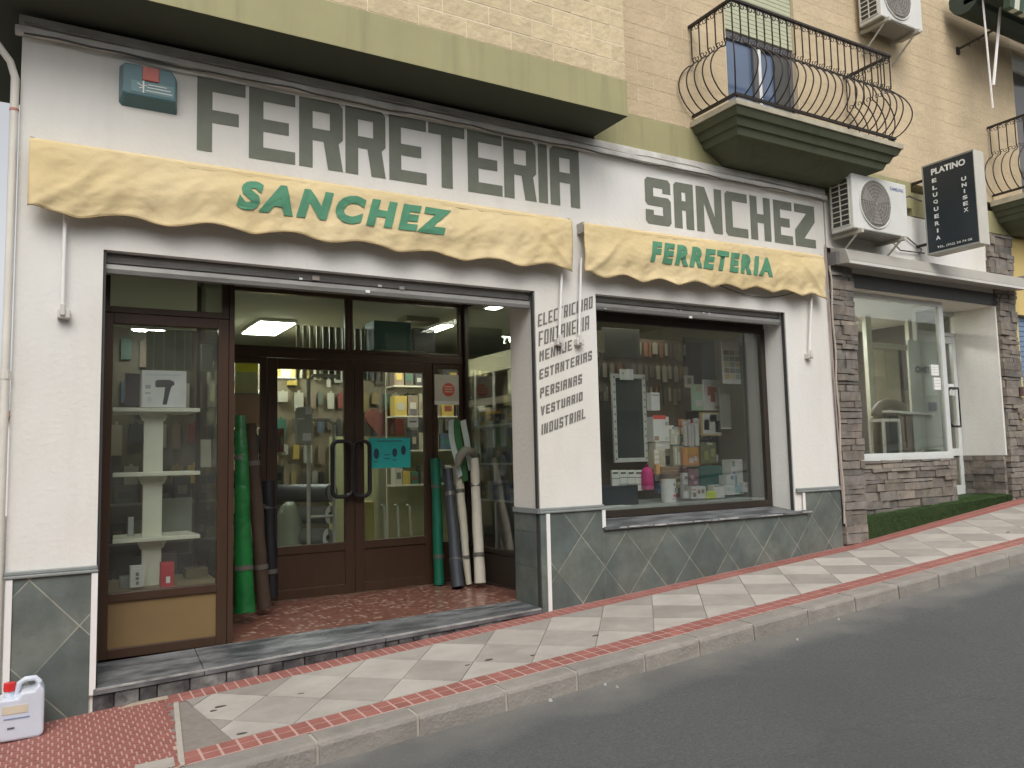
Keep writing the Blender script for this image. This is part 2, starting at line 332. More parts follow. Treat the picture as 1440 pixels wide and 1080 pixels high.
streaks(WHITE, (.50,.46,.39), .28, .5, .75, (2.2,2.2,.5)); streaks(GREENF, (.17,.16,.09), .45); streaks(GREENS, (.05,.055,.035), .5); streaks(AWN, (.52,.41,.23), .28, .48, .75, (3,3,6)); streaks(SLATE, (.07,.08,.07), .6, .45, .7, (3,3,3)); streaks(TLIGHT, (.30,.27,.235), .45, .5, .7, (2,2,2)); streaks(TGREY, (.25,.225,.195), .45, .5, .7, (2,2,2)); streaks(SHUT, (.12,.11,.10), .6, .45, .7, (3,3,12)); streaks(BRICKF, (.40,.32,.22), .4, .48, .7, (1.5,1.5,.6)); streaks(KERBM, (.16,.15,.135), .5, .5, .72, (3,3,5))

# ------------------------------------------------------------------ ground, road, kerb, pavement (the setting)
def sheet(name, x0, x1, y0, y1, fn, m, nx=1, ny=1):
    b = MB()
    for i in range(nx+1):
        for j in range(ny+1):
            x = x0+(x1-x0)*i/nx; y = y0+(y1-y0)*j/ny; b.v.append((x, y, fn(x, y)))
    for i in range(nx):
        for j in range(ny):
            a = i*(ny+1)+j; b.f.append((a, a+ny+1, a+ny+2, a+1))
    return b.build(name, m)
gr = sheet('ground', -160, 220, -160, 260, lambda x, y: Z0+SL*max(-60, min(90, x))-.55, mat('bare_ground', (.16,.15,.13), .95, .2, .3), 38, 2); struct(gr)
KF, KB = -1.55, -1.38
def rz_(x, y):
    d = min(1, max(0, (-1.5-y)/3.5)); return Z0+SL*x-.125+.05*d*(2-d)
rd = sheet('road', -45, 75, -8.7, -1.5, rz_, ASPH, 120, 24); struct(rd)
pv = sheet('pavement', -6, 40, KB-.005, .30, lambda x, y: gz(x, y)-.008, PJOINT, 230, 8); struct(pv)
# skirt of pavement over the recess of second shop and side street
pv2 = sheet('side_street', -14, -.25, .30, 40, lambda x, y: gz(x, 0)-.012, ASPH, 8, 4); struct(pv2)
def gpiece(poly, h, name, m, parent, dz=-.012):
    if len(poly) < 3: return
    s_ = sum(poly[i][0]*poly[(i+1)%len(poly)][1]-poly[(i+1)%len(poly)][0]*poly[i][1] for i in range(len(poly)))
    if s_ < 0: poly = poly[::-1]
    return MB().prism([(x, y, gz(x, y)+dz) for x, y in poly], [(x, y, gz(x, y)+h) for x, y in poly]).build(name, m, parent)
# big diamond tiles
TX0, TX1, TY0, TY1 = .76, 13.5, -1.175, -.225
for r in range(-2, 3):
    for k in range(-1, 26):
        cx = .98+.532*k+(.266 if r % 2 else 0); cy = -.53+.325*r
        lim0 = TX0-.105*((cy-TY1)/.95)*-1 if False else TX0
        p = inset_diamond(cx, cy, .266, .325, .0035)
        p = clip_box(p, TX0-.2, TX1, TY0, TY1)
        if len(p) >= 3: p = clip(p, (-1, -.11), -(TX0+.11*.225)+.0)      # slanted left end of the field
        if len(p) >= 3 and area(p) > .0015:
            gpiece(p, random.uniform(-.001, .0015), 'paving_tile', TLIGHT if r % 2 == 0 else TGREY, pv)
# red strips
nred = 0
for k in range(96):
    x = .64+.0975*k
    for j in range(2):
        y0 = -1.37+.0955*j
        if x > 10.5: break
        gpiece([(x+.007,y0+.006), (x+.0895,y0+.006), (x+.0895,y0+.0885), (x+.007,y0+.0885)], random.uniform(-.0015,.0), 'red_tile', TRED, pv)
gs = MB()
def gsbox(b, x0, x1, y0, y1, h):
    b.prism([(x, y, gz(x, y)-.012) for x, y in ((x0,y0),(x1,y0),(x1,y1),(x0,y1))], [(x, y, gz(x, y)+h) for x, y in ((x0,y0),(x1,y0),(x1,y1),(x0,y1))])
for k in range(102):
    x = .72+.071*k
    gpiece([(x+.005,-.215), (x+.065,-.215), (x+.065,-.128), (x+.005,-.128)], random.uniform(-.0015,.0), 'red_brick', TRED, pv)
    gpiece([(x+.005,-.118), (x+.065,-.118), (x+.065,-.03), (x+.005,-.03)], random.uniform(-.0015,.0), 'red_brick', TRED, pv)
x = 7.965
while x < 13:
    gsbox(gs, x, x+.058, -.215, -.128, -.001); gsbox(gs, x, x+.058, -.118, -.03, -.001); x += .066
x = 10.5
while x < 16:
    gsbox(gs, x, x+.09, -1.37, -1.18, .001); x += .0975
g1 = gs.build('red_tile_run', TRED, pv); stuff(g1)
# pinkish grout sheets under the red strips and the corner field
for (x0, x1, y0, y1) in ((.62,16,-1.378,-1.178), (.70,13,-.222,-.005), (-5.9,.655,-1.378,.29)):
    o = sheet('red_grout', x0, x1, y0, y1, lambda x, y: gz(x, y)-.0030, PGROUT, 123 if x1 > 1 else 12, 1); o.parent = pv
# corner field of little red ribbed tiles
fb = MB(); y = -1.36; row = 0
while y < .27:
    x = -2.6+(.02 if row % 2 else 0)
    while x < .60+(-1.36-y)*-.09:
        if not (x < .29 and x > -.26 and y > -.05):
            gsbox(fb, x, x+.040, y, y+.052, random.uniform(.0, .002))
        x += .049
    y += .064; row += 1
stuff(fb.build('ribbed_red_tile', TRED, pv))
gpiece([(.42,-.09), (.72,-.10), (.72,-.03), (.52,-.02)], .003, 'cement_patch', mat('cement_patch', (.42,.35,.27), .9, .2, 20), pv)
gpiece([(.40,-1.36), (.60,-1.36), (.61,-1.22), (.43,-1.20)], .003, 'paving_tile', TLIGHT, pv)
gpiece([(.615,-1.37), (.645,-1.37), (.765,-.22), (.735,-.22)], .001, 'cement_joint', KJ, pv)
# kerb
kb = struct(sheet('kerb', -6, 40, KF+.01, KB, lambda x, y: gz(x, y)-.02, KJ, 46, 1))
jx = [-3.4,-2.83,-2.26,-1.69,-1.1,-.53,.05,.63,1.28,1.86,2.44,2.96,3.51,4.0,4.54,5.13]
while jx[-1] < 24: jx.append(jx[-1]+.57)
for a, b in zip(jx[:-1], jx[1:]):
    a += .009; b -= .009; w = random.uniform(-.003, .003)
    prof = [(KB-.004, -.0), (KF+.030, -.002), (KF+.010, -.010), (KF, -.028), (KF-.004, -.16), (KB-.004, -.16)]
    n0 = [(a, y+w, gz(a, y)+z) for y, z in prof]; n1 = [(b, y+w*1.3, gz(b, y)+z) for y, z in prof]
    MB().prism(n0[::-1], n1[::-1]).build('kerb_stone', KERBM, kb, bevel=.004)
MB().box(0,.01,0,.01,0,.01)
# mortar shows in the joints
jb = MB()
for x in jx:
    jb.hexa([(x-.010,KF+.006,gz(x)-.15), (x+.010,KF+.006,gz(x)-.15), (x+.010,KB-.01,gz(x)-.15), (x-.010,KB-.01,gz(x)-.15), (x-.010,KF+.014,gz(x)-.008), (x+.010,KF+.014,gz(x)-.008), (x+.010,KB-.01,gz(x)-.006), (x-.010,KB-.01,gz(x)-.006)])
jb.build('joint_mortar', KJ, kb)

# ------------------------------------------------------------------ hardware shop: shell
shop = thing('hardware_shop', 'white corner hardware shop with yellow awnings, painted sign and grey tiled base', 'shop')
ZL = 4.46
fw = MB()
fw.box(-.21, .29, 0, .45, -.2, ZL)                      # left pier
fw.box(.29, 3.68, 0, .34, 3.09, ZL)
fw.box(3.68, 4.34, 0, .42, -.1, ZL)
fw.box(4.34, 6.86, 0, .45, 3.12, ZL); fw.box(4.34, 6.86, .02, .45, 0, .96)
fw.box(6.86, 7.58, 0, .45, 0, ZL)
fw.build('facade_wall', WHITE, shop)
sw = MB(); sw.box(-.21, -.05, .45, 8.2, -.4, ZL); sw.build('side_wall', WHITE, shop)
# ledge with lip
lg = MB(); lg.box(-.25, 7.60, -.055, .02, ZL, ZL+.045); lg.box(-.23, 7.60, -.03, .02, ZL+.045, ZL+.13)
lg.build('ledge', LEDGE, shop, bevel=.006)
# slate tiles on a pale backing, as diamonds
def tiles(x0, x1, z0f, z1, px=.52, pz=.60, ox=0.0, oz=0.0):
    bk = MB(); bk.hexa([(x0,-.014,z0f(x0)-.1), (x1,-.014,z0f(x1)-.1), (x1,.02,z0f(x1)-.1), (x0,.02,z0f(x0)-.1), (x0,-.014,z1), (x1,-.014,z1), (x1,.02,z1), (x0,.02,z1)])
    bk.build('tile_grout', GROUT, shop)
    for i in range(-3, 24):
        for j in range(-4, 12):
            cx = ox+px/2*i; cz = oz+pz/2*j
            if (i+j) % 2: continue
            p = inset_diamond(cx, cz, px/2, pz/2, .0055)
            p = clip_box(p, x0+.002, x1-.002, -1, z1-.002)
            if len(p) < 3 or area(p) < .0012: continue
            d = -.0155+random.uniform(-.0006, .0006)
            MB().prism([(a, -.008, c) for a, c in p], [(a, d, c) for a, c in p]).build('slate_tile', SLATE, shop)
t0 = lambda x: gz(x)
tiles(-.17, .262, t0, .965, .56, .62, .20, .95)
tiles(3.745, 4.335, t0, 1.145, .50, .58, 4.34, .93)
tiles(4.339, 7.010, t0, .955, .50, .58, 4.34, .93)
tiles(7.014, 7.575, t0, 1.185, .50, .58, 4.34, .93)
# reveal tiles (square) facing the doorway
for z0, z1 in ((.34,.68), (.687,.98), (.987,1.145)):
    box('slate_tile', SLATE, shop, 3.662, 3.68, .045, .417, z0, z1)
box('tile_grout', GROUT, shop, 3.668, 3.6801, .04, .4195, .30, 1.146)
box('slate_tile', SLATE, shop, 3.668, 3.725, -.02, -.0005, .30, 1.145)
# caps
for x0, x1, z in ((-.24,.30,.965), (3.655,4.350,1.147), (6.87,7.585,1.187)):
    c = MB(); c.box(x0, x1, -.035, .0, z, z+.02); c.box(x0+.004, x1-.004, -.028, 0, z+.02, z+.045); c.build('tile_cap', CAPM, shop, bevel=.006)
box('tile_cap', CAPM, shop, 3.648, 3.655, -.02, .42, 1.147, 1.19)
# white trims
for x, z0, z1 in ((.262,.20,.962), (3.724,.315,1.144), (4.318,.985,1.144), (6.955,1.0,1.184), (-.205,.05,.962)):
    box('corner_trim', TRIM, shop, x, x+.036, -.028, -.0205, z0, z1)
# window sill
sb = MB(); sb.hexa([(4.33,-.045,.962), (7.03,-.045,.962), (7.03,.30,1.0), (4.33,.30,1.0), (4.33,-.045,.992), (7.03,-.045,.992), (7.03,.30,1.035), (4.33,.30,1.035)])
sb.build('window_sill', MARB, shop, bevel=.005)
sb = MB()
x = 4.36
while x < 6.95:
    L_ = random.uniform(.05, .35)
    if random.random() < .55: sb.box(x, x+L_, -.0475, -.044, .966+random.uniform(0,.012), .982+random.uniform(0, .008))
    x += L_+.02
sb.build('chipped_edge', MARBL, shop)
# threshold slab and riser stones
def zs(x): return .234+(x-.29)*(.356-.234)/3.35
n = 24; th = MB()
segs = [(.285,.95), (.953,2.25), (2.253,3.66)]
for a, b in segs:
    t = MB(); t.hexa([(a,-.035,zs(a)-.04), (b,-.035,zs(b)-.04), (b,.385,.25), (a,.385,.25), (a,-.035,zs(a)), (b,-.035,zs(b)), (b,.385,.302+.017*b), (a,.385,.302+.017*a)])
    t.build('threshold_slab', MARB, shop, bevel=.006)
e = MB(); a = .30
while a < 3.6:
    b = a+random.uniform(.15,.5); b = min(b, 3.64); e.hexa([(a,-.037,zs(a)-.010), (b,-.037,zs(b)-.010), (b,-.034,zs(b)-.010), (a,-.034,zs(a)-.010), (a,-.038,zs(a)+.0015), (b,-.038,zs(b)+.0015), (b,-.024,zs(b)+.0025), (a,-.024,zs(a)+.0025)]); a = b+.0015
e.build('worn_edge', MARBL, shop)
x = .28
while x < 3.66:
    w = random.uniform(.10,.26); b = min(x+w, 3.68)
    if zs(x)-.04-gz(x) > .012:
        d = random.uniform(0,.012); t = MB(); t.hexa([(x+.004,-.022-d,gz(x)-.03), (b-.004,-.022-d,gz(b)-.03), (b-.004,.05,gz(b)-.03), (x+.004,.05,gz(x)-.03), (x+.004,-.018-d,zs(x)-.044), (b-.004,-.018-d,zs(b)-.044), (b-.004,.05,zs(b)-.044), (x+.004,.05,zs(x)-.044)])
        t.build('riser_stone', RISER, shop, bevel=.004)
    x = b
    if b >= 3.68: break
box('riser_backing', STONEB, shop, .29, 3.68, .0, .38, -.1, .22)
# terrazzo floor tiles .4 m
fz = lambda x, y: .302+.017*x+(.31-.302-.017*x)*max(0, (y-.385)/1.6)
for i in range(7):
    for j in range(4):
        x0, x1 = 1.22+.4*i, 1.22+.4*(i+1); y0, y1 = .387+.405*j, .387+.405*(j+1)
        x1 = min(x1, 4.0); g = .0012
        q = [(x0+g,y0+g), (x1-g,y0+g), (x1-g,y1-g), (x0+g,y1-g)]
        MB().prism([(a, c, .26) for a, c in q], [(a, c, fz(a, c)) for a, c in q]).build('terrazzo_tile', TERR, shop)
box('floor_base', STONEB, shop, .3, 4.0, .386, 2.05, .0, .29)
# vestibule ceiling + interior shell
box('interior_floor', IFLOOR, shop, -.05, 7.5, 2.05, 8.2, .0, .30)
box('interior_floor', IFLOOR, shop, 3.99, 4.34, .42, 2.05, .0, .30)
box('ceiling', CEIL, shop, -.05, 7.5, .34, 8.2, 3.345, 3.40)
box('interior_wall', IWALL, shop, -.05, 7.5, 6.4, 6.6, .3, 3.345)
box('interior_wall', IWALL, shop, 7.3, 7.5, .45, 6.4, .3, 3.345)
# roof slab shared with the flats above
box('roof_slab', CONC, shop, -.2, 7.57, .46, 8.2, 3.41, 4.45)

# shutters
def shutter(x0, x1, ztop, zbot, stickers):
    s = MB(); s.box(x0, x1, .09, .30, zbot+.07, ztop); o = s.build('roller_shutter', SHUT, shop)
    for k in range(2):
        z = zbot+.075*k; y = .075 if k else .06
        q = MB(); q.prism([(x0+.015, y+.03, z), (x0+.015, y, z+.006), (x0+.015, y-.008, z+.035), (x0+.015, y, z+.066), (x0+.015, y+.03, z+.068)], [(x1-.015, y+.03, z), (x1-.015, y, z+.006), (x1-.015, y-.008, z+.035), (x1-.015, y, z+.066), (x1-.015, y+.03, z+.068)]).build('slat', SHUT, o)
    for (px, py, w, c) in stickers:
        p = at(px, py, .055); b = MB(); b.box(p.x-w, p.x+w, .050, .0625 if py < 410 or True else .06, p.z-w*.6, p.z+w*.6); b.build('sticker', pm(c), o)
    return o
sh1 = shutter(.295, 3.675, 3.088, 2.94, [(517,410,.018,(.8,.8,.78)), (423,392,.012,(.7,.7,.7)), (444,391,.028,(.35,.30,.27)), (534,402,.016,(.42,.42,.4)), (565,405,.022,(.26,.25,.24))])
sh2 = shutter(4.345, 6.858, 3.118, 2.985, [(971,446,.018,(.8,.8,.78)), (948,436,.011,(.4,.4,.38)), (957,437,.011,(.4,.4,.38)), (989,440,.012,(.6,.6,.58)), (997,441,.012,(.6,.6,.58)), (851,434,.012,(.4,.4,.4))])
for x, z0, z1 in ((.292,.25,3.09), (3.664,.33,3.09), (4.338,1.0,3.12), (6.848,1.0,3.12)):
    box('guide_rail', GUIDE, shop, x, x+.016, .015, .05, z0, z1)

# ------------------------------------------------------------------ shop front joinery
def framed(name, x0, x1, z0, z1, y, t=.06, d=.05, mt=None, glassm=None, solid=None, extra=None, parent=shop):
    """frame with a pane (and a solid lower panel up to solid)"""
    mt = mt or WOOD; f = MB()
    f.box(x0, x0+t, y, y+d, z0, z1); f.box(x1-t, x1, y, y+d, z0, z1)
    f.box(x0+t, x1-t, y, y+d, z0, z0+t*.9); f.box(x0+t, x1-t, y, y+d, z1-t, z1)
    if solid: f.box(x0+t, x1-t, y, y+d, solid, solid+t*.8)
    o = f.build(name, mt, parent, bevel=.004)
    pz = solid+t*.8 if solid else z0+t*.9
    MB().box(x0+t-.003, x1-t+.003, y+d*.45, y+d*.45+.006, pz, z1-t+.003).build('pane', glassm or GLS, o)
    if solid: MB().box(x0+t, x1-t, y+d*.35, y+d*.65, z0+t*.9, solid).build('lower_panel', extra or mt, o)
    return o
# left display panel, front (y=.40)
framed('display_panel', .31, 1.175, .315, 2.735, .40, t=.075, d=.06, solid=.70, extra=WOODL, glassm=GLSM)
framed('transom_window', .31, 1.175, 2.738, 3.34, .40, t=.05, d=.06)
box('corner_post', WOOD, shop, 1.177, 1.215, .395, .47, .31, 3.34)
# left return (x=1.25) going back to the doors
def framed_x(name, X, y0, y1, z0, z1, t, d, solid=None, mt=None, gm=None):
    mt = mt or WOOD; f = MB(); f.box(X, X+d, y0, y0+t, z0, z1); f.box(X, X+d, y1-t, y1, z0, z1)
    f.box(X, X+d, y0+t, y1-t, z0, z0+t); f.box(X, X+d, y0+t, y1-t, z1-t, z1)
    if solid: f.box(X, X+d, y0+t, y1-t, solid, solid+t)
    o = f.build(name, mt, shop, bevel=.004)
    MB().box(X+d*.4, X+d*.4+.006, y0+t, y1-t, (solid+t) if solid else z0+t, z1-t).build('pane', gm or GLS, o)
    if solid: MB().box(X+d*.3, X+d*.7, y0+t, y1-t, z0+t, solid).build('lower_panel', mt, o)
    return o
framed_x('return_window', 1.178, .472, 1.99, .31, 3.34, .05, .04, solid=.70)
# right return (x=3.96)
framed_x('return_window', 3.965, .425, 1.985, .31, 3.34, .045, .04, solid=.66, mt=DKBR)
box('pier_return', WHITE, shop, 3.682, 4.34, .421, .45, 1.19, 3.34)
# door plane y=2
YD = 2.0
framed('side_light', 1.22, 1.83, .31, 2.66, YD, t=.06, solid=.70)
framed('side_light', 3.60, 3.96, .31, 2.66, YD, t=.05, solid=.70)
tr = MB(); tr.box(1.22, 3.96, YD-.01, YD+.07, 2.662, 2.735); tr.build('transom_beam', WOOD, shop, bevel=.004)
framed('transom_window', 1.22, 2.66, 2.737, 3.34, YD, t=.04)
framed('transom_window', 2.662, 3.96, 2.737, 3.34, YD, t=.04)
box('corner_post', WOOD, shop, 3.962, 4.02, YD-.01, YD+.07, .31, 3.34)
dl = framed('door_leaf', 1.835, 2.712, .315, 2.655, YD+.005, t=.10, solid=.74, glassm=GLSD)
dr = framed('door_leaf', 2.716, 3.595, .315, 2.655, YD+.005, t=.10, solid=.74, glassm=GLSD)
dl['label'] = 'left door leaf'; dr['label'] = 'right door leaf with turquoise poster'
def dhandle(x0, x1, z0, z1, y, par, side):
    r = .06; pts = []
    for cx, cz, a0 in ((x0+r, z0+r, 180), (x1-r, z0+r, 270), (x1-r, z1-r, 0), (x0+r, z1-r, 90)):
        for k in range(5):
            a = math.radians(a0+22.5*k); pts.append((cx+r*math.cos(a), y, cz+r*math.sin(a)))
    h = MB().tube(pts, .021, 8, closed=True)
    for z in (z0+.12, z1-.12):
        xx = x1 if side > 0 else x0
        h.tube([(xx, y, z), (xx, y+.08, z)], .010, 6)
    xx = (x0+x1)/2; h.tube([(xx+.03*side, y+.005, z0+.005), (xx+.03*side, y+.005, z1-.005)], .008, 6)
    h.build('handle', BLACK, par, smooth=True)
dhandle(2.455, 2.655, 1.28, 1.83, 1.925, dl, 1)
dhandle(2.672, 2.845, 1.275, 1.83, 1.925, dr, -1)
# glass stickers and posters (flat, stuck on the door glass)
def sticker(name, px0, py0, px1, py1, Y, m_, par, th=.003):
    a = at(px0, (py0+py1)/2, Y); b = at(px1, (py0+py1)/2, Y); c = at((px0+px1)/2, py0, Y); d = at((px0+px1)/2, py1, Y)
    return MB().box(a.x, b.x, Y-th, Y, d.z, c.z).build(name, m_, par), (a.x, b.x, d.z, c.z)
ps = thing('poster', 'turquoise poster with three dark product pictures stuck inside the right door glass', 'poster')
po, (a, b, c, d) = sticker('sheet', 518, 616, 577, 658, 2.022, pm((.03,.42,.40)), ps)
for u, v, w, h in ((.12,.30,.13,.36), (.56,.36,.12,.30), (.77,.42,.12,.32)):
    ov = [(a+(b-a)*(u+w/2+w/2*math.cos(t*.524)), c+(d-c)*(v+h/2+h/2*math.sin(t*.524))) for t in range(12)]
    MB().prism([(x, 2.019, z) for x, z in ov][::-1], [(x, 2.017, z) for x, z in ov][::-1]).build('picture', pm((.03,.07,.10)), ps)
for u, v, w in ((.12,.2,.1), (.36,.30,.14), (.36,.42,.14), (.56,.24,.1), (.2,.88,.6)):
    box('print_line', pm((.05,.16,.2)), ps, a+(b-a)*u, a+(b-a)*(u+w), 2.017, 2.0185, c+(d-c)*v, c+(d-c)*(v+.04))
ns = thing('notice', 'white notice with red round emblem on the glass right of the doors', 'notice')
po, (a, b, c, d) = sticker('sheet', 611, 527, 645, 569, 1.998, pm((.55,.52,.46)), ns)
cx, cz = (a+b)/2+.02, (c+d)/2-.0
MB().prism([(cx+.075*math.cos(t*.524), 1.994, cz+.075*math.sin(t*.524)) for t in range(12)], [(cx+.075*math.cos(t*.524), 1.992, cz+.075*math.sin(t*.524)) for t in range(12)]).build('red_emblem', pm((.62,.10,.06)), ns)
for k in range(3): box('print_line', pm((.6,.5,.45)), ns, cx-.05, cx+.05, 1.990, 1.9915, cz-.03+.028*k, cz-.018+.028*k)
sticker('sheet_edge', 611, 564, 645, 569, 1.9945, WHT, ns, .001)
for i, (x0, y0, x1, y1, c_, l) in enumerate([(573,586,588,601,(.6,.6,.56),'small square white sticker on the right door glass'), (576,575,586,584,(.55,.55,.5),'tiny round white sticker above the square one on the door')]):
    st = thing('sticker', l, 'sticker'); po, (a, b, c, d) = sticker('sheet', x0, y0, x1, y1, 2.022, pm(c_), st)
    if i == 0: box('print_line', pm((.15,.15,.15)), st, a+.02, b-.02, 2.017, 2.0185, (c+d)/2-.005, (c+d)/2+.012)
# right shop window (y=.30)
winR = MB(); YW = .30
winR.box(4.34, 4.42, YW, YW+.05, 1.037, 2.985); winR.box(6.79, 6.86, YW, YW+.05, 1.037, 2.985)
winR.box(4.42, 6.79, YW, YW+.05, 1.037, 1.105); winR.box(4.42, 6.79, YW, YW+.05, 2.93, 2.985)
wo = winR.build('shop_window', DKBR, shop, bevel=.004)
MB().box(4.42, 6.79, YW+.02, YW+.026, 1.105, 2.93).build('pane', GLS, wo)
box('window_header', DKBR, shop, 4.345, 6.855, .31, .44, 2.985, 3.118)

# painted sign letters
def word(chars, z0, z1, m_, parent, t, yy=-.0035, tvr=.85):
    for ch, xa, xb in chars:
        w = xb-xa; h = z1(xa)-z0(xa)
        me = curve_mesh(glyph(ch, w, h, min(t, w), t*tvr))
        place(me, lambda u, v, xa=xa: (xa+u, yy, z0(xa+u)+v), 'letter', m_, parent, norm=False)
topz = lambda px: 106+(px-277)*.1993
fer = [('F',277,345),('E',350,415),('R',420.5,482),('R',485.5,542),('E',547,599.5),('T',602.5,653.5),('E',657.5,706),('R',708.5,754),('I',757,770),('A',773.5,815)]
word([(c, at(a, topz(a)+55, 0).x, at(b, topz(b)+55, 0).x) for c, a, b in fer], lambda x: 3.872+.008*x, lambda x: 4.418+.008*x, LET, shop, .104, tvr=.92)
san = [('S',907,943),('A',947.5,975),('N',979,1015),('C',1019.5,1051),('H',1055,1083.5),('E',1088,1114),('Z',1117.5,1146)]
word([(c, at(a, 280+(a-907)*.18, 0).x, at(b, 280+(b-907)*.18, 0).x) for c, a, b in san], lambda x: 3.868+.008*(x-4.98), lambda x: 4.335+.014*(x-4.98), LET, shop, .104, tvr=.92)
# list of trades on the middle pier, each line climbing to the right
lines = [('ELECTRICIDAD',756,460,441,833,433,418),('FONTANERIA',757,487,465,828,463,446),('MENAJE',758,509,493,804,492,475),('ESTANTERIAS',758,534,519,832,506,490),('PERSIANAS',759,560,545,818,539,524),('VESTUARIO',760,585,571,819,563,549),('INDUSTRIAL',761,612,596,823,588,573)]
for s_, xa, yb, yt, xb, yb2, yt2 in lines:
    A = at(xa, yb, 0); A2 = at(xa, yt, 0); B = at(xb, yb2, 0); n = len(s_); h = A2.z-A.z; L_ = B.x-A.x; sl = (B.z-A.z)/L_
    ws = [.35 if c == 'I' else 1 for c in s_]; tot = sum(ws)+.28*(n-1); u0 = 0
    for c, w_ in zip(s_, ws):
        me = curve_mesh(glyph(c, L_*w_/tot if c != 'I' else .016, h*.93, .0165, .015))
        xo = A.x+L_*u0/tot
        place(me, lambda u, v, xo=xo: (xo+u+v*.06, -.0035, A.z+(xo+u-A.x)*sl+v), 'letter', LETS, shop, norm=False); u0 += w_+.28

# ------------------------------------------------------------------ awnings (folded canvas valances)
def awning(x0, x1, zt0, zt1, hgt, label, word_, wx0, wx1, wz0, wz1, seed, nsc):
    rn = random.Random(seed); ph = [rn.uniform(0, 6.28) for _ in range(8)]
    T = thing('awning', label, 'awning')
    zt = lambda x: zt0+(zt1-zt0)*(x-x0)/(x1-x0)
    def H(x):
        u = (x-x0)/(x1-x0)*nsc
        return hgt-.045*abs(math.cos(math.pi*u))**1.6*1.0+.012*math.sin(2.1*x+ph[0])
    def yof(x, v):
        y = -.115-.018*v-.018*math.sin(min(1, v*1.15)*math.pi)
        q_ = Vector((x*1.6+v*.9+seed, v*.55-x*.25, seed*.37)); y += .011*v**.7*(abs(mnoise.noise(q_*1.6))-.25)+.008*(abs(mnoise.noise(q_*4.3))-.2)+.0055*(abs(mnoise.noise(Vector((x*3+v*7, v*9-x*1.5, seed))))-.2)+.0035*mnoise.noise(Vector((x*14, v*14, seed)))
        y += v*(.007*math.sin(5.3*x+ph[1]+2*v)+.007*math.sin(13*x+ph[2]-3*v)+.005*math.sin(29*x+ph[3]+6*v))+.006*math.sin(9*v+3*x+ph[4])
        for cx, sg in ((x1-.25, 1), (x0+.28, -1)):      # diagonal pull folds near the ends
            q = (x-cx)*sg+(.5-v)*.5
            y -= .014*math.exp(-(q/.035)**2)*v; y += .009*math.exp(-((q+.10)/.05)**2)*v
        e = min(x-x0, x1-x); y += .03*math.exp(-e/.03)*v
        return y
    nx, nv = int((x1-x0)*60), 26; b = MB()
    for i in range(nx+1):
        for j in range(nv+1):
            x = x0+(x1-x0)*i/nx; v = j/nv; b.v.append((x, yof(x, v), zt(x)-H(x)*v))
    for i in range(nx):
        for j in range(nv):
            a = i*(nv+1)+j; b.f.append((a+1, a+nv+2, a+nv+1, a))
    c = b.build('canvas', AWN, T); 
    for p in c.data.polygons: p.use_smooth = True
    so = c.modifiers.new('thick', 'SOLIDIFY'); so.thickness = .005; so.offset = -1
    # hem tape
    MB().tube([(x0+(x1-x0)*i/nx, yof(x0+(x1-x0)*i/nx, 1)+.001, zt(x0+(x1-x0)*i/nx)-H(x0+(x1-x0)*i/nx)) for i in range(nx+1)], .0045, 5).build('hem', mat('awning_hem', (.34,.25,.13), .9), T)
    MB().tube([(x0+.02, -.075, zt(x0)-.03), (x1-.02, -.075, zt(x1)-.03)], .045, 12).build('roller', AWN, T)
    for x in (x0+.015, x1-.015): MB().box(x-.012, x+.012, -.10, 0, zt(x)-.08, zt(x)+.015).build('bracket', pm((.4,.38,.34)), T)
    me = font_mesh(word_, .062, .26, 1.32)
    place(me, lambda u, w: (wx0+(wx1-wx0)*u, yof(wx0+(wx1-wx0)*u, (zt(wx0+(wx1-wx0)*u)-(wz0+(wz1-wz0)*w))/H(wx0+(wx1-wx0)*u))-.007, wz0+(wz1-wz0)*w), 'lettering', AWNT, T, cuts=2)
    return T
aw1 = awning(-.15, 4.02, 3.74, 3.745, .475, 'longer faded yellow awning with green SANCHEZ lettering over the shop door', 'SANCHEZ', at(333,272,-.16).x, at(637,310,-.16).x, at(350,295,-.16).z, at(350,252,-.16).z, 3, 7.5)
aw2 = awning(4.15, 7.40, 3.735, 3.775, .485, 'shorter faded yellow awning with green FERRETERIA lettering over the display window', 'FERRETERIA', at(915,350,-.16).x, at(1087,375,-.16).x, at(916,367,-.16).z, at(916,337,-.16).z, 5, 7.5)
# thin awning arms hanging on the wall
for px0, py0, px1, py1, lab in () if False else ((92,283,88,440,'white awning rod hanging on the left pier'), (792,372,787,480,'white awning rod left of its twin, crossing the painted trades list'), (818,385,815,480,'white awning rod right of its twin, beside the display window corner'), (1143,415,1139,500,'white awning rod hanging on the right pier by the stone wall')):
    a = at(px0, py0, -.05); b = at(px1, py1, -.05); T = MB().tube([(a.x, -.05, a.z+.15), (b.x, -.045, b.z+.02)], .0125, 8).build('arm', TRIM, aw1 if px0 < 800 else aw2, smooth=True)
    q = MB(); q.box(b.x-.03, b.x+.045, -.062, 0, b.z-.035, b.z+.025); q.box(b.x-.015, b.x+.015, -.075, -.06, b.z-.02, b.z+.06); q.build('wall_bracket', mat('bracket_plaster', (.58,.56,.52), .8), T, bevel=.008)
# loose cable hanging under the right awning
pts = []
for i in range(17):
    u = i/16; a = at(1005+135*u, 398+6*u, -.02); pts.append((a.x, -.02, a.z-.13*math.sin(math.pi*u)-.0))
MB().tube(pts, .004, 6).build('cable', CABLE, shop)
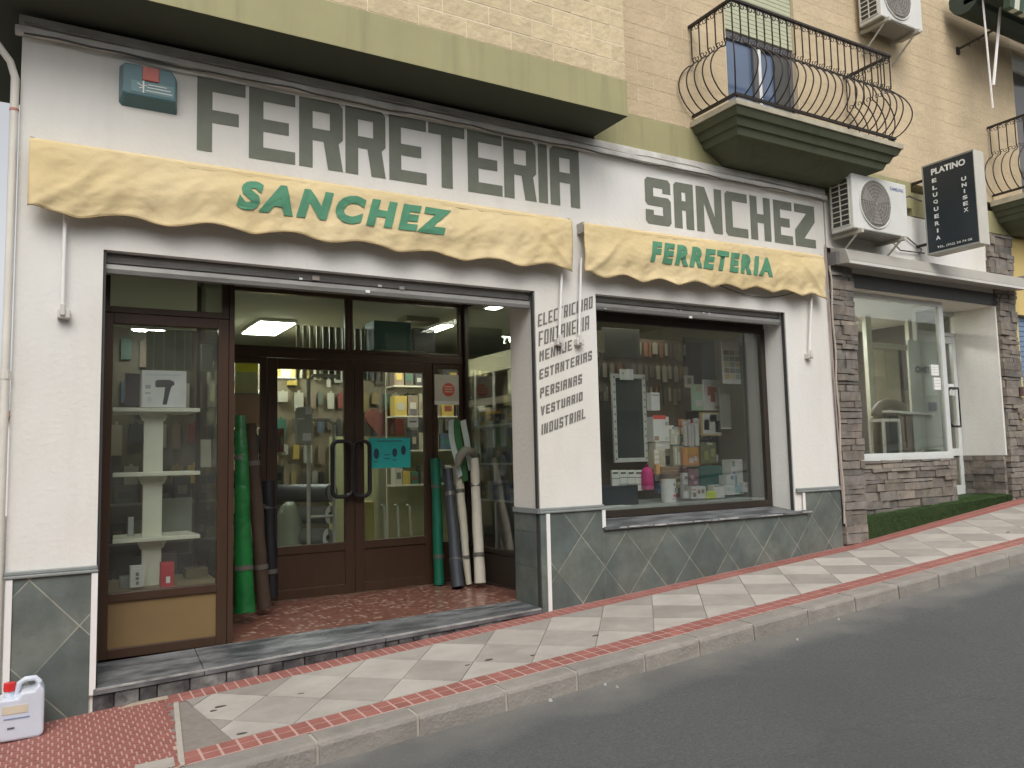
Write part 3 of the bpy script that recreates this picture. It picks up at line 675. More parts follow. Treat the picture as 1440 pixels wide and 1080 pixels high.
# cables along the ledge
for k, (dy, dz, r) in enumerate(((-.061,-.012,.007), (-.045,.058,.006))):
    pts = [( -.2+7.7*i/40, dy, ZL+dz+.008*math.sin(i*.9+k)+.006*math.sin(i*2.3+k*2)) for i in range(41)]
    MB().tube(pts, r, 6).build('cable', [CABLE, pm((.38,.36,.33)), CABLE, pm((.28,.26,.24))][k], shop)
# alarm box
T = thing('alarm_box', 'blue green alarm box with red lamp left of the painted shop name', 'alarm box')
a = MB(); x0, x1, z0, z1 = .36, .735, 4.105, 4.40
a.prism([(x0,0,z0+.02),(x0+.02,0,z0),(x1,0,z0),(x1,0,z1-.06),(x1-.04,0,z1),(x0+.02,0,z1),(x0,0,z1-.02)], [(x0+.02,-.09,z0+.07),(x0+.04,-.09,z0+.06),(x1-.02,-.09,z0+.06),(x1-.02,-.09,z1-.07),(x1-.05,-.09,z1-.02),(x0+.04,-.09,z1-.02),(x0+.02,-.09,z1-.03)])
a.build('case', pm((.09,.175,.19), .35), T, bevel=.008)
MB().box(.50, .605, -.099, -.09, 4.275, 4.375).build('lamp', pm((.45,.09,.06), .25), T, bevel=.006)
box('label_plate', pm((.16,.27,.28)), T, .43, .70, -.093, -.0905, 4.185, 4.265)
box('print_line', WHT, T, .502, .512, -.096, -.0935, 4.185, 4.27)
for z, x0_, x1_ in ((4.245,.535,.655), (4.225,.53,.68), (4.202,.52,.69)): box('print_line', WHT, T, x0_, x1_, -.096, -.0935, z, z+.006)
MB().tube([(.47,-.0935,4.25),(.49,-.0935,4.235),(.53,-.0935,4.24)], .004, 4).build('print_line', WHT, T); MB().tube([(.48,-.0935,4.215),(.50,-.0935,4.222)], .005, 4).build('print_line', WHT, T)

# ------------------------------------------------------------------ flats above
flats = thing('apartment_building', 'buff brick flats with olive green bands above the shops', 'building')
OX = 4.375; OY = -.52
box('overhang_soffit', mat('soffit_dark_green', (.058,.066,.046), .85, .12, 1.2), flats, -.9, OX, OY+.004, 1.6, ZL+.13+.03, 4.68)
ob = MB(); ob.box(-.904, OX+.004, OY, OY+.10, 4.622, 4.945); ob.box(-.904, -.80, OY+.1, 1.6, 4.622, 4.945); ob.box(OX-.1, OX+.004, OY+.1, .05, 4.622, 4.945); ob.build('green_band', GREENF, flats)
box('wall', JOINT, flats, -.9, OX-.004, OY+.012, 1.6, 4.945, 9.5); box('wall', JOINT, flats, -.2, OX-.004, 1.6, 8.2, 4.50, 9.5)
bh, bw = .157, .41
r_ = 0; z = 4.952
cnt = 0
while z < 6.6:
    x = -.9+(bw/2 if r_ % 2 else 0)-bw
    while x < OX:
        a = max(x+.004, -.9); b = min(x+bw-.004, OX)
        if b-a > .05 and b > 1.1:
            d = random.uniform(-.0105, -.0085); j = [random.uniform(-.002,.002) for _ in range(4)]
            MB().hexa([(a, OY-d, z+.006+j[0]), (b, OY-d, z+.006+j[1]), (b, OY+.03, z+.006), (a, OY+.03, z+.006), (a, OY-d, z+bh-.006+j[2]), (b, OY-d, z+bh-.006+j[3]), (b, OY+.03, z+bh-.006), (a, OY+.03, z+bh-.006)]).build('brick', BRICKM, flats)
        x += bw
    z += bh; r_ += 1
# set back wall above ledge
gb = MB(); gb.box(OX+.004, 9.24, -.012, .05, 4.592, 4.925); gb.build('green_band', GREENF, flats)
box('green_band', GREENF, flats, 9.24, 11.44, -.012, .05, 4.50, 4.80)
box('wall', JOINTF, flats, OX, 6.17, .0, 6, 4.925, 9.5); box('wall', JOINTF, flats, 7.27, 11.86, .0, 6, 4.925, 9.5); box('wall', JOINTF, flats, 6.17, 7.27, .0, 6, 6.95, 9.5)
box('wall', JOINTF, flats, 11.86, 13.0, .0, 6, 7.32, 9.5); box('wall', JOINTF, flats, 13.0, 16, 0, 6, 4.8, 9.5); box('wall', CONC, flats, OX, 7.6, .03, 6, 4.46, 4.925)
z = 4.932; r_ = 0; nb = 0
while z < 7.5:
    x = OX-.05+(bw/2 if r_ % 2 else 0)-bw
    while x < 12.3:
        a = max(x+.005, OX+.005); b = min(x+bw-.005, 12.3); spans = [(a, b)]
        for hx0, hx1, hz0, hz1 in ((6.15,7.29,4.9,6.97), (11.84,13.1,4.9,7.35)):
            ns_ = []
            for a_, b_ in spans:
                if z+bh > hz0 and z < hz1 and b_ > hx0 and a_ < hx1:
                    if a_ < hx0: ns_.append((a_, hx0))
                    if b_ > hx1: ns_.append((hx1, b_))
                else: ns_.append((a_, b_))
            spans = ns_
        # rows above the picture's edge are not built
        for a_, b_ in spans:
            if b_-a_ > .04 and z < 6.35+(a_-4.3)*.24:
                d = random.uniform(0, .005)
                MB().box(a_+.002, b_-.002, -.0012-d*.25, .03, z+.0035, z+bh-.0035).build('brick', BRICKF, flats); nb += 1
        x += bw
    z += bh; r_ += 1

# balcony door behind the railing
def wthing(name, m_, par, x0, x1, y0, y1, z0, z1, b=.004): return box(name, m_, par, x0, x1, y0, y1, z0, z1, b)
BD = MB(); BD.box(6.17,6.23,.06,.12,4.96,6.18); BD.box(7.21,7.27,.06,.12,4.96,6.18); BD.box(6.23,7.21,.06,.12,6.10,6.18); BD.box(6.63,6.70,.05,.12,4.96,6.10)
bdo = BD.build('balcony_door', pm((.10,.10,.11), .4), flats)
glb = mat('glass_painted_blue_reflection', (.10,.14,.22), .06, .1, 2, spec=.9)  # blue reflection is put into the base colour of the panes
MB().box(6.23,6.63,.085,.095,4.96,6.10).build('pane', glb, bdo); MB().box(6.70,6.99,.10,.11,4.96,6.10).build('pane', glb, bdo)
MB().box(6.70,6.745,.045,.10,4.96,6.08).build('white_stile', WHT, bdo)
MB().box(6.99,7.21,.075,.11,4.96,6.10).build('dark_screen', pm((.07,.07,.065)), bdo)
bl = MB(); bl.box(6.17,7.27,.05,.12,6.185,6.95); blo = bl.build('window_blind', mat('pale_green_shutter', (.46,.47,.33), .6, .05, 4), flats)
for k in range(15): MB().box(6.175,7.265,.042,.052,6.19+.05*k,6.19+.05*k+.044).build('slat', blo.data.materials[0], blo)
box('reveal', mat('reveal_cream', (.55,.5,.38), .8), flats, 6.17, 7.27, .12, .3, 4.925, 6.95)
# balcony
bal = thing('balcony', 'green moulded balcony slab with bulging black iron railing above the hardware shop', 'balcony')
BX0, BX1, BY = 5.60, 8.17, -.645
MB().box(BX0, BX1, BY, -.012, 4.945, 5.0).build('slab_edge', mat('balcony_edge_stone', (.46,.42,.32), .85, .2, 6, bump=.4, bscale=30, hue=(.36,.33,.25)), bal)
def tier(i0, i1, z0, z1):
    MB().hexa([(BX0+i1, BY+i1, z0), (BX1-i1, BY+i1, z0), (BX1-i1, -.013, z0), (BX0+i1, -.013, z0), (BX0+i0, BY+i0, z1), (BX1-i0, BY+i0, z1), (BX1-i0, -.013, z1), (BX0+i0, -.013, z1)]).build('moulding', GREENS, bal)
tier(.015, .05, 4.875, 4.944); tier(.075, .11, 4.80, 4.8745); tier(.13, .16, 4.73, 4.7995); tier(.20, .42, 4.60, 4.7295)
def railing(par, X0, X1, Y, zt, zb, full=True, sides=(1, 1), nfront=22, wallx=True):
    corner = [(X0, Y), (X1, Y)]
    tr_ = MB(); hs = .018
    tr_.box(X0-hs, X1+hs, Y-hs, Y+hs, zt-.012, zt+.012)
    if sides[0]: tr_.box(X0-hs, X0+hs, Y+hs, -.01, zt-.012, zt+.012)
    if sides[1]: tr_.box(X1-hs, X1+hs, Y+hs, -.01, zt-.012, zt+.012)
    tr_.build('top_rail', IRON, par)
    br = MB(); br.box(X0-.015, X1+.015, Y-.015, Y+.015, zb-.02, zb+.006)
    if sides[0]: br.box(X0-.015, X0+.015, Y+.015, -.01, zb-.02, zb+.006)
    if sides[1]: br.box(X1-.015, X1+.015, Y+.015, -.01, zb-.02, zb+.006)
    br.build('bottom_rail', IRON, par)
    zm = zb+(zt-zb)*.56
    def bar(x, y, nx, ny):
        pts = [(x, y, zt-.01)]
        K = 20
        for k in range(K+1):
            u = k/K; z = zm+.06-(zm+.06-zb)*u
            o = .20*max(0, math.sin(math.pi*max(0, u-.10)/.90))**.72-(.018*math.sin(math.pi*u/.12) if u < .12 else 0)
            pts.append((x+nx*o, y+ny*o, z))
        MB().tube(pts, .0075, 5).build('bar', IRON, par, smooth=True)
    def scroll(x, y, z, nx, ny):      # double-curl ornament between two bars
        for s_ in (-1, 1):
            pts = []
            for k in range(9):
                a = k/8*5.2; rr = .030-.0026*k
                u = s_*(.026-rr*math.cos(a)*1.0)+0; w = rr*math.sin(a)
                if nx: pts.append((x, y+u, z+w*s_))
                else: pts.append((x+u, y, z+w*s_))
            MB().tube(pts, .0045, 4).build('scroll', IRON, par)
    for i in range(nfront+1):
        x = X0+(X1-X0)*i/nfront
        if i in (0, nfront):
            d = (-.7 if i == 0 else .7); bar(x, Y, d, -.7)
        else: bar(x, Y, 0, -1)
        if i < nfront:
            xm = x+(X1-X0)/nfront/2; scroll(xm, Y, zt-.045, 0, 1); scroll(xm, Y-.01, zm+.035, 0, 1)
    ns = 5
    for side, X, dx in ((0, X0, -1), (1, X1, 1)):
        if not sides[side]: continue
        for i in range(1, ns+1):
            y = Y+(-.02-Y)*i/(ns+.15); bar(X, y, dx, 0)
            ym = y-(-Y)/ns/2; scroll(X, ym, zt-.045, 1, 0); scroll(X+dx*.01, ym, zm+.035, 1, 0)
    return zm
railing(bal, 5.64, 8.08, -.60, 6.02, 5.07)
for x in (5.66, 6.45, 7.3, 8.06): MB().box(x-.01, x+.01, -.61, -.59, 4.99, 5.06).build('foot', IRON, bal)
# diagonal stay and inner scroll bracket seen at the right end
MB().tube([(7.35, -.60, 5.53), (8.05, -.60, 6.0)], .001, 4)
# second balcony (right edge of the photo)
bal2 = thing('balcony', 'second green balcony at the right edge behind the hairdresser sign', 'balcony')
MB().box(11.0, 13.6, -.62, -.012, 4.86, 4.93).build('slab_edge', mat('balcony_edge_stone', (.46,.42,.32), .85, .2, 6), bal2)
def tier2(i0, i1, z0, z1): MB().hexa([(11.0+i1, -.62+i1, z0), (13.6-i1, -.62+i1, z0), (13.6-i1, -.013, z0), (11.0+i1, -.013, z0), (11.0+i0, -.62+i0, z1), (13.6-i0, -.62+i0, z1), (13.6-i0, -.013, z1), (11.0+i0, -.013, z1)]).build('moulding', GREENS, bal2)
tier2(.015,.05,4.79,4.859); tier2(.075,.11,4.72,4.789); tier2(.13,.16,4.65,4.719); tier2(.2,.42,4.52,4.649)
railing(bal2, 11.08, 13.55, -.58, 5.98, 5.03, nfront=20)
# window of that balcony
W2 = MB(); W2.box(11.86,11.95,.06,.14,4.9,7.30); W2.box(12.9,13.0,.06,.14,4.9,7.3); W2.box(11.95,12.9,.05,.14,7.05,7.30); W2.box(12.4,12.46,.06,.14,4.9,7.05)
w2 = W2.build('balcony_door', WHT, flats); MB().box(11.95,12.9,.09,.10,4.9,7.05).build('pane', mat('dim_glass', (.12,.11,.10), .08, .1, 2, spec=.8), w2)

# air conditioners
def air_con(label, x0, x1, y0, y1, z0, z1, lean=0):
    T = thing('air_conditioner', label, 'air conditioner')
    MB().box(x0, x1, y0, y1, z0, z1).build('case', ACW, T, bevel=.012)
    # side grille
    g = MB(); ny, nz = 2, 9; gy0, gy1 = y0+.045, y1-.03; gz0, gz1 = z0+.05, z1-.05
    MB().box(x0-.003, x0+.002, gy0, gy1, gz0, gz1).build('grille_void', pm((.05,.05,.045)), T)
    for i in range(ny+1):
        y = gy0+(gy1-gy0)*i/ny; g.box(x0-.012, x0-.003, y-.006, y+.006, gz0, gz1)
    for j in range(nz+1):
        z = gz0+(gz1-gz0)*j/nz; g.box(x0-.011, x0-.0035, gy0, gy1, z-.005, z+.005)
    g.build('side_grille', pm((.58,.57,.50)), T)
    cx, cz, rr = x0+(x1-x0)*.40, (z0+z1)/2, (z1-z0)*.43
    MB().prism([(cx+rr*math.cos(a*.1963), y0-.002, cz+rr*math.sin(a*.1963)) for a in range(32)], [(cx+rr*math.cos(a*.1963), y0-.006, cz+rr*math.sin(a*.1963)) for a in range(32)]).build('fan_recess', pm((.19,.175,.15)), T)
    MB().tube([(cx+rr*1.02*math.cos(a*.1963), y0-.006, cz+rr*1.02*math.sin(a*.1963)) for a in range(32)], .009, 6, closed=True).build('fan_ring', ACW, T, smooth=True)
    for k in range(3):
        a = k*2.094+.4; pts = []
        n_ = MB(); c0 = (cx+.05*math.cos(a), y0-.012, cz+.05*math.sin(a)); 
        n_.prism([(cx+.04*math.cos(a+.3), y0-.008, cz+.04*math.sin(a+.3)), (cx+.04*math.cos(a-.3), y0-.008, cz+.04*math.sin(a-.3)), (cx+rr*.9*math.cos(a-.15), y0-.008, cz+rr*.9*math.sin(a-.15)), (cx+rr*.92*math.cos(a+.55), y0-.008, cz+rr*.92*math.sin(a+.55))][::-1], [(cx+.04*math.cos(a+.3), y0-.012, cz+.04*math.sin(a+.3)), (cx+.04*math.cos(a-.3), y0-.012, cz+.04*math.sin(a-.3)), (cx+rr*.9*math.cos(a-.15), y0-.012, cz+rr*.9*math.sin(a-.15)), (cx+rr*.92*math.cos(a+.55), y0-.012, cz+rr*.92*math.sin(a+.55))][::-1]).build('fan_blade', pm((.25,.235,.21)), T)
    gd = MB()
    for q in (.25,.4,.55,.7,.85): gd.tube([(cx+rr*q*math.cos(a*.2618), y0-.019, cz+rr*q*math.sin(a*.2618)) for a in range(24)], .0022, 4, closed=True)
    for q in range(12): a = q*math.pi/6; gd.tube([(cx, y0-.019, cz), (cx+rr*math.cos(a), y0-.012, cz+rr*math.sin(a))], .002, 4)
    gd.build('fan_guard', pm((.40,.38,.34)), T)
    me = font_mesh('SAMSUNG', .02, 0, 1.0); lx0, lx1 = x1-.30, x1-.06
    place(me, lambda u, v: (lx0+(lx1-lx0)*u, y0-.003, z1-.105+.04*v), 'lettering', pm((.22,.25,.45)), T)
    for x in (x0+.10, x1-.12):
        b = MB(); b.box(x-.02, x+.02, y0-.03, .0, z0-.045, z0-.003); b.tube([(x, -.01, z0-.30), (x, y0+.04, z0-.045)], .012, 6); b.build('bracket', mat('bracket_paint', (.46,.44,.38), .6), T)
    MB().box(x0+.02, x1-.02, y0+.02, y1-.02, z0-.012, z0-.001).build('base_pan', pm((.25,.24,.21)), T)
    return T
ac = air_con('white outdoor air conditioner on brackets at the end of the painted name, below the balcony', 7.62, 8.60, -.36, -.06, 4.06, 4.69)
ac2 = air_con('white outdoor air conditioner high on the buff wall beside the balcony', 8.36, 9.16, -.36, -.06, 6.70, 7.30)
MB().tube([(8.60,-.1,4.55),(8.9,-.03,4.62),(9.05,-.10,4.70),(9.15,-.2,4.62)], .012, 6).build('pipe', CABLE, ac, smooth=True)
MB().tube([(8.60,-.08,4.2),(9.0,-.03,4.23),(9.35,-.03,4.08),(9.3,-.03,4.02)], .008, 6).build('pipe', CABLE, ac, smooth=True)
MB().tube([(8.60,-.10,4.12),(8.9,-.04,4.02),(9.4,-.03,4.04)], .008, 6).build('pipe', CABLE, ac, smooth=True)

# hairdresser's projecting sign
T = thing('projecting_sign', 'dark hairdresser sign with white lettering projecting from the wall over the second shop', 'sign')
SX, SY0, SY1, SZ0, SZ1 = 9.20, -.835, -.20, 3.95, 5.06
MB().box(SX, SX+.20, SY0, SY1, SZ0, SZ1).build('case', pm((.55,.53,.46), .5), T, bevel=.006)
MB().box(SX-.006, SX-.001, SY0+.012, SY1-.012, SZ0+.02, SZ1-.02).build('panel', pm((.028,.036,.042), .3), T)
f = MB(); f.box(SX-.012, SX-.0065, SY0, SY1, SZ0, SZ0+.022); f.box(SX-.012, SX-.0065, SY1-.014, SY1, SZ0+.022, SZ1); f.box(SX-.012, SX-.0065, SY0, SY1-.014, SZ1-.012, SZ1); f.build('frame', pm((.33,.33,.30), .4), T)
SLm = pm((.75,.76,.74))
def sgn(txt, u0, u1, v0, v1, bold=.04):    # u from the wall side (left in view) to the street side
    me = font_mesh(txt, bold)
    place(me, lambda u, v: (SX-.008, SY1+(SY0-SY1)*(u0+(u1-u0)*u), SZ0+(SZ1-SZ0)*(v0+(v1-v0)*v)), 'lettering', SLm, T)
sgn('PLATINO', .18, .84, .865, .935)
for i, c in enumerate('ELUQUERIA'): sgn(c, .185 if c != 'I' else .215, .275 if c != 'I' else .245, .78-.0795*i, .825-.0795*i)
for i, c in enumerate('UNISEX'): sgn(c, .745 if c != 'I' else .775, .835 if c != 'I' else .80, .70-.067*i, .742-.067*i)
sgn('TEL. (952) 24 74 08', .20, .86, .045, .075, .01)
for z in (4.1, 4.9): MB().box(SX+.08, SX+.11, SY1, .0, z, z+.03).build('arm', IRON, T)

# ------------------------------------------------------------------ hairdresser's shop
hd = thing('hairdresser_shop', 'narrow hairdresser shop with rough stone piers and white shopfront', 'shop')
HX0, HX1 = 7.585, 11.40
bk = MB(); bk.box(7.585, 7.985, .03, .5, .3, 3.9); bk.box(10.96, HX1, .03, .5, .4, 3.95); bk.box(10.80, HX1, .03, .5, 3.95, 4.50); bk.box(7.985, 10.0, .18, .3, .5, 1.48)
bk.build('stone_backing', STONEB, hd)
box('fascia_wall', CREAM, hd, 7.985, 10.96, .02, .45, 3.49, 4.49); box('fascia_wall', WHITE, hd, 7.6, 10.79, -.005, .018, 3.92, 4.49); box('soffit_band', GUIDE, hd, 7.985, 10.955, .0, .018, 3.50, 3.66)
def stone_wall(x0, x1, z0, z1, y, zb=None, jag=0):
    z = z0
    while z < z1-.02:
        h = random.choice((.045,.06,.075,.09,.11)); h = min(h, z1-z)
        x = x0-(random.uniform(0,.2))
        while x < x1:
            w = random.uniform(.13,.42); a = max(x, x0+random.uniform(-jag, jag)); b = min(x+w, x1+random.uniform(-jag, jag))
            if x1-b < .06: b = x1+random.uniform(-jag, jag)
            if b-a > .03 and (zb is None or z+h > zb(x)-.05):
                d = random.uniform(.0,.035); j = [random.uniform(-.006,.006) for _ in range(6)]
                MB().hexa([(a+.002,y-.02-d,z+.003+j[0]), (b-.002,y-.02-d+j[5],z+.003+j[1]), (b-.001,y+.04,z+.002), (a+.001,y+.04,z+.002), (a+.002,y-.02-d+j[4],z+h-.003+j[2]), (b-.002,y-.02-d,z+h-.003+j[3]), (b-.001,y+.04,z+h-.002), (a+.001,y+.04,z+h-.002)]).build('stone', STONE, hd)
            x = b if b > x+.03 else x+w
            if b >= x1-.02: break
        z += h
stone_wall(7.60, 7.985, .50, 3.72, .0, gz, .012)
stone_wall(10.97, 11.40, .72, 3.74, .0, gz, .01)
stone_wall(10.84, 11.40, 3.93, 4.48, .0, None, .03)
stone_wall(7.99, 9.99, .85, 1.49, .16, None)
# low stone panel on the reveal beside the door, then white reveal above
rv = MB(); rv.box(10.93, 10.965, .0, .62, 1.50, 3.49); rv.build('door_reveal', WHITE, hd)
z = .93
while z < 1.49:
    h = random.choice((.06,.08,.1)); h = min(h, 1.498-z); y = .02
    while y < .6:
        w = random.uniform(.12,.3); b = min(y+w, .62); MB().box(10.925-random.uniform(0,.02), 10.965, y+.002, b-.002, z+.002, z+h-.002).build('stone', STONE, hd); y = b
    z += h
# white shopfront: window front, side, door
SF = mat('shopfront_frame', (.60,.62,.60), .4, .05, 4)
f = MB(); YS = .14
f.box(7.99,8.06,YS,YS+.06,1.50,3.49); f.box(9.90,9.985,YS,YS+.06,1.50,3.49); f.box(8.06,9.90,YS,YS+.06,1.50,1.57); f.box(8.06,9.90,YS,YS+.06,3.43,3.49)
fo = f.build('shop_window', SF, hd, bevel=.004); GL2 = glass('shopfront_glass', refl=.55, dirt_veil=.014)
MB().box(8.06,9.90,YS+.02,YS+.026,1.57,3.43).build('pane', GL2, fo)
MB().box(8.05,9.96,YS-.02,YS-.001,1.485,1.535).build('sill', SF, fo)
f = MB(); f.box(9.99,10.03,.20,.58,1.50,1.56); f.box(9.99,10.03,.52,.58,1.56,3.49); f.box(9.99,10.03,.20,.52,3.43,3.49); so_ = f.build('side_window', SF, hd)
MB().box(10.0,10.006,.20,.52,1.56,3.43).build('pane', GL2, so_); box('side_panel', SF, hd, 9.99, 10.03, .20, .58, .93, 1.495)
f = MB(); YO = .56
f.box(10.04,10.12,YO,YO+.05,.96,3.14); f.box(10.84,10.92,YO,YO+.05,.96,3.14); f.box(10.12,10.84,YO,YO+.05,3.05,3.14); f.box(10.12,10.84,YO,YO+.05,.96,1.10); f.box(10.12,10.84,YO,YO+.05,1.50,1.60)
dd = f.build('door', SF, hd, bevel=.004); MB().box(10.12,10.84,YO+.02,YO+.026,1.60,3.05).build('pane', GL2, dd); MB().box(10.12,10.84,YO+.02,YO+.03,1.10,1.50).build('lower_panel', pm((.13,.12,.09)), dd)
f = MB(); f.box(10.04,10.92,YO,YO+.04,3.15,3.20); f.box(10.04,10.92,YO,YO+.04,3.44,3.49); fo2 = f.build('door_transom', SF, hd); MB().box(10.04,10.92,YO+.02,YO+.026,3.20,3.44).build('pane', GL2, fo2)
hp = MB(); hx, hz0, hz1 = 10.80, 1.90, 2.42
a = at(1337, 605, .47).x; b_ = at(1353, 605, .47).x
pts = [(b_, YO, hz0), (b_, YO-.05, hz0), (b_-.03, YO-.09, hz0), (a+.05, YO-.09, hz0), (a, YO-.09, hz0+.05), (a, YO-.09, hz1-.05), (a+.05, YO-.09, hz1), (b_-.03, YO-.09, hz1), (b_, YO-.05, hz1), (b_, YO, hz1)]
hp.tube(pts, .016, 8); hp.tube([(b_-.02, YO-.09, hz0), (b_-.02, YO-.09, hz1)], .009, 6); hp.build('handle', BLACK, dd, smooth=True)
# awning cassette of the hairdresser
T = thing('awning_cassette', 'closed grey awning cassette across the hairdresser shopfront', 'awning')
MB().prism([(7.66,-.0,3.92),(7.66,-.20,3.865),(7.66,-.24,3.74),(7.66,-.235,3.70),(7.66,-.0,3.72)], [(11.32,-.0,3.92),(11.32,-.20,3.865),(11.32,-.24,3.74),(11.32,-.235,3.70),(11.32,-.0,3.72)]).build('cassette', mat('cassette_grey', (.40,.38,.34), .5, .06, 3), T, bevel=.004)
MB().box(7.66,11.32,-.250,-.236,3.695,3.725).build('front_profile', pm((.62,.6,.56)), T); MB().box(7.60,7.66,-.12,-.001,3.70,3.85).build('end_cap', pm((.16,.15,.14)), T); MB().box(11.32,11.36,-.22,-.001,3.72,3.90).build('end_cap', pm((.3,.28,.26)), T)
# step with artificial grass
st = MB(); st.hexa([(7.99,-.02,.55), (10.96,-.02,.75), (10.96,.60,.75), (7.99,.60,.55), (7.99,-.02,.858), (10.96,-.02,.985), (10.96,.60,.985), (7.99,.60,.858)])
box('entrance_step', CONC, hd, 7.99, 10.955, -.01, .60, .5, .84)
gm = st.build('grass_mat', GRASSM); tag(gm, 'green artificial grass mat over the step of the hairdresser shop', 'grass mat')
bl_ = MB(); rg = random.Random(2)
for _ in range(9000):
    if rg.random() < .5: x = rg.uniform(7.99,10.96); y = rg.uniform(-.02,.3); zt_ = .858+(x-7.99)*.0428; n_ = (rg.uniform(-.3,.3), rg.uniform(-.6,.1), 1)
    else: x = rg.uniform(7.99,10.96); y = -.02; zt_ = gz(x)+.01+rg.random()*(.858+(x-7.99)*.0428-gz(x)); n_ = (rg.uniform(-.4,.4), -1, rg.uniform(-.7,.3))
    L_ = rg.uniform(.012,.022); v = Vector(n_).normalized()*L_; k = len(bl_.v)
    bl_.v += [(x-.003, y, zt_), (x+.003, y, zt_), (x+v.x, y+v.y, zt_+v.z)]; bl_.f.append((k, k+1, k+2))
stuff(bl_.build('grass_blades', mat('plastic_grass_blade', (.05,.10,.022), .7, .5, 25), gm))
# interior of the salon
box('salon_wall', mat('salon_wall', (.72,.68,.56), .8, .05, 1), hd, 7.7, 11.38, 3.0, 3.1, .8, 3.6); box('salon_wall', mat('salon_wall_side', (.70,.66,.54), .8, .05, 1), hd, 7.6, 7.7, .5, 3.0, .8, 3.6)
box('salon_wall', hd.children[-1].data.materials[0], hd, 11.33, 11.38, .63, 3.0, .8, 3.6)
box('salon_floor', pm((.42,.38,.32), .3), hd, 7.7, 11.33, .62, 3.0, .75, .93); box('salon_ceiling', pm((.7,.7,.66)), hd, 7.7, 11.33, .46, 3.0, 3.5, 3.6)
def pxbox(name, m_, par, px0, py0, px1, py1, Y, dep=.03, bev=0):
    a = at(px0, (py0+py1)/2, Y); b = at(px1, (py0+py1)/2, Y); c = at((px0+px1)/2, py0, Y); d = at((px0+px1)/2, py1, Y)
    return MB().box(a.x, b.x, Y, Y+dep, d.z, c.z).build(name, m_, par, bevel=bev), (a.x, b.x, d.z, c.z)
# partition frames inside
pt = MB()
for px in (1228, 1288): p = at(px, 560, 1.2); pt.box(p.x-.06, p.x+.06, 1.2, 1.26, .93, 3.5)
p0, p1 = at(1228,485,1.2), at(1288,485,1.2); pt.box(p0.x, p1.x, 1.205, 1.25, p0.z-.04, p0.z+.04); pt.build('salon_partition', pm((.60,.60,.50)), hd)
T = thing('frosted_panel', 'tall frosted glass panel with salon lettering inside the hairdresser window', 'panel')
o_, r4 = pxbox('sheet', pm((.50,.54,.50), .25), T, 1282, 480, 1322, 632, .50, .012)
me = font_mesh('PLATINO', .05); a = at(1322, 521, .49); b = at(1288, 521, .49)
place(me, lambda u, v: (a.x+(b.x-a.x)*u, .495, a.z-.045+.09*v), 'lettering', pm((.12,.12,.15)), T)
pxbox('notice', pm((.55,.6,.55)), T, 1301, 532, 1318, 556, .493, .003); pxbox('notice', pm((.16,.16,.24)), T, 1306, 566, 1318, 578, .493, .003)
for i, (x0, y0, x1, y1, l) in enumerate(((1310,513,1320,528,'white paper square taped on the hairdresser window beside the lettering'), (1314,531,1323,548,'white price card taped just below the paper square on the window'), (1334,540,1344,556,'round pale sticker on the hairdresser door glass'))):
    T = thing('window_card', l, 'card'); Yc = YS+.018 if i < 2 else YO+.018; o_, (a, b, c, d) = pxbox('sheet', pm((.8,.8,.78)), T, x0, y0, x1, y1, Yc-.004, .003)
    if i < 2:
        for k in range(3): box('print_line', pm((.5,.5,.5)), T, a+.01, b-.01, Yc-.0055, Yc-.0045, c+(d-c)*(.25+.25*k), c+(d-c)*(.30+.25*k))
# salon wash chair / trolley silhouettes
T = thing('salon_chair', 'dark brown salon chair standing inside the hairdresser window', 'chair')
p = at(1245, 600, .75); cx = p.x; zb = .93
MB().hexa([(cx-.24,.72,zb+.5), (cx+.24,.72,zb+.5), (cx+.24,1.1,zb+.5), (cx-.24,1.1,zb+.5), (cx-.24,.72,zb+.62), (cx+.24,.72,zb+.62), (cx+.24,1.1,zb+.62), (cx-.24,1.1,zb+.62)]).build('seat', pm((.07,.055,.04)), T, bevel=.03)
MB().hexa([(cx-.33,.68,zb+.4), (cx+.36,.68,zb+.4), (cx+.36,.78,zb+.4), (cx-.33,.78,zb+.4), (cx-.22,.68,zb+1.15), (cx+.22,.68,zb+1.15), (cx+.22,.78,zb+1.15), (cx-.22,.78,zb+1.15)]).build('backrest', pm((.16,.13,.085)), T, bevel=.04)
MB().tube([(cx-.30+.1*math.cos(t*.4)*0+.30*(1-math.cos(t*.349)), .66, zb+1.12+.16*math.sin(t*.349)) for t in range(10)], .07, 8).build('headrest', pm((.15,.12,.09)), T, smooth=True)
MB().tube([(cx,.9,zb),(cx,.9,zb+.5)], .03, 8).build('pedestal', pm((.4,.4,.4), .3, metal=.8), T); MB().tube([(cx,.9,zb),(cx,.9,zb+.03)], .22, 16).build('foot', pm((.4,.4,.4), .3, metal=.8), T)
T = thing('trolley', 'white framed trolley with dark panel in front of the salon chair', 'trolley')
a, b = at(1235, 610, .5).x, at(1257, 610, .5).x; zt_ = at(1246, 593, .5).z
f = MB()
for x in (a, b):
    for y in (.42, .60): f.box(x-.018, x+.018, y-.012, y+.012, .93, zt_)
f.box(a-.018, b+.018, .41, .61, zt_, zt_+.035); f.build('frame', WHT, T); box('panel', pm((.05,.055,.06)), T, a+.02, b-.02, .43, .45, 1.0, zt_-.02)
for k in range(4): MB().tube([((a, b)[k % 2], (.42, .60)[k//2], .93), ((a, b)[k % 2], (.42, .60)[k//2], .965)], .02, 8).build('wheel', BLACK, T)
T = thing('wall_mirror', 'dark framed mirror on the salon wall', 'mirror'); 
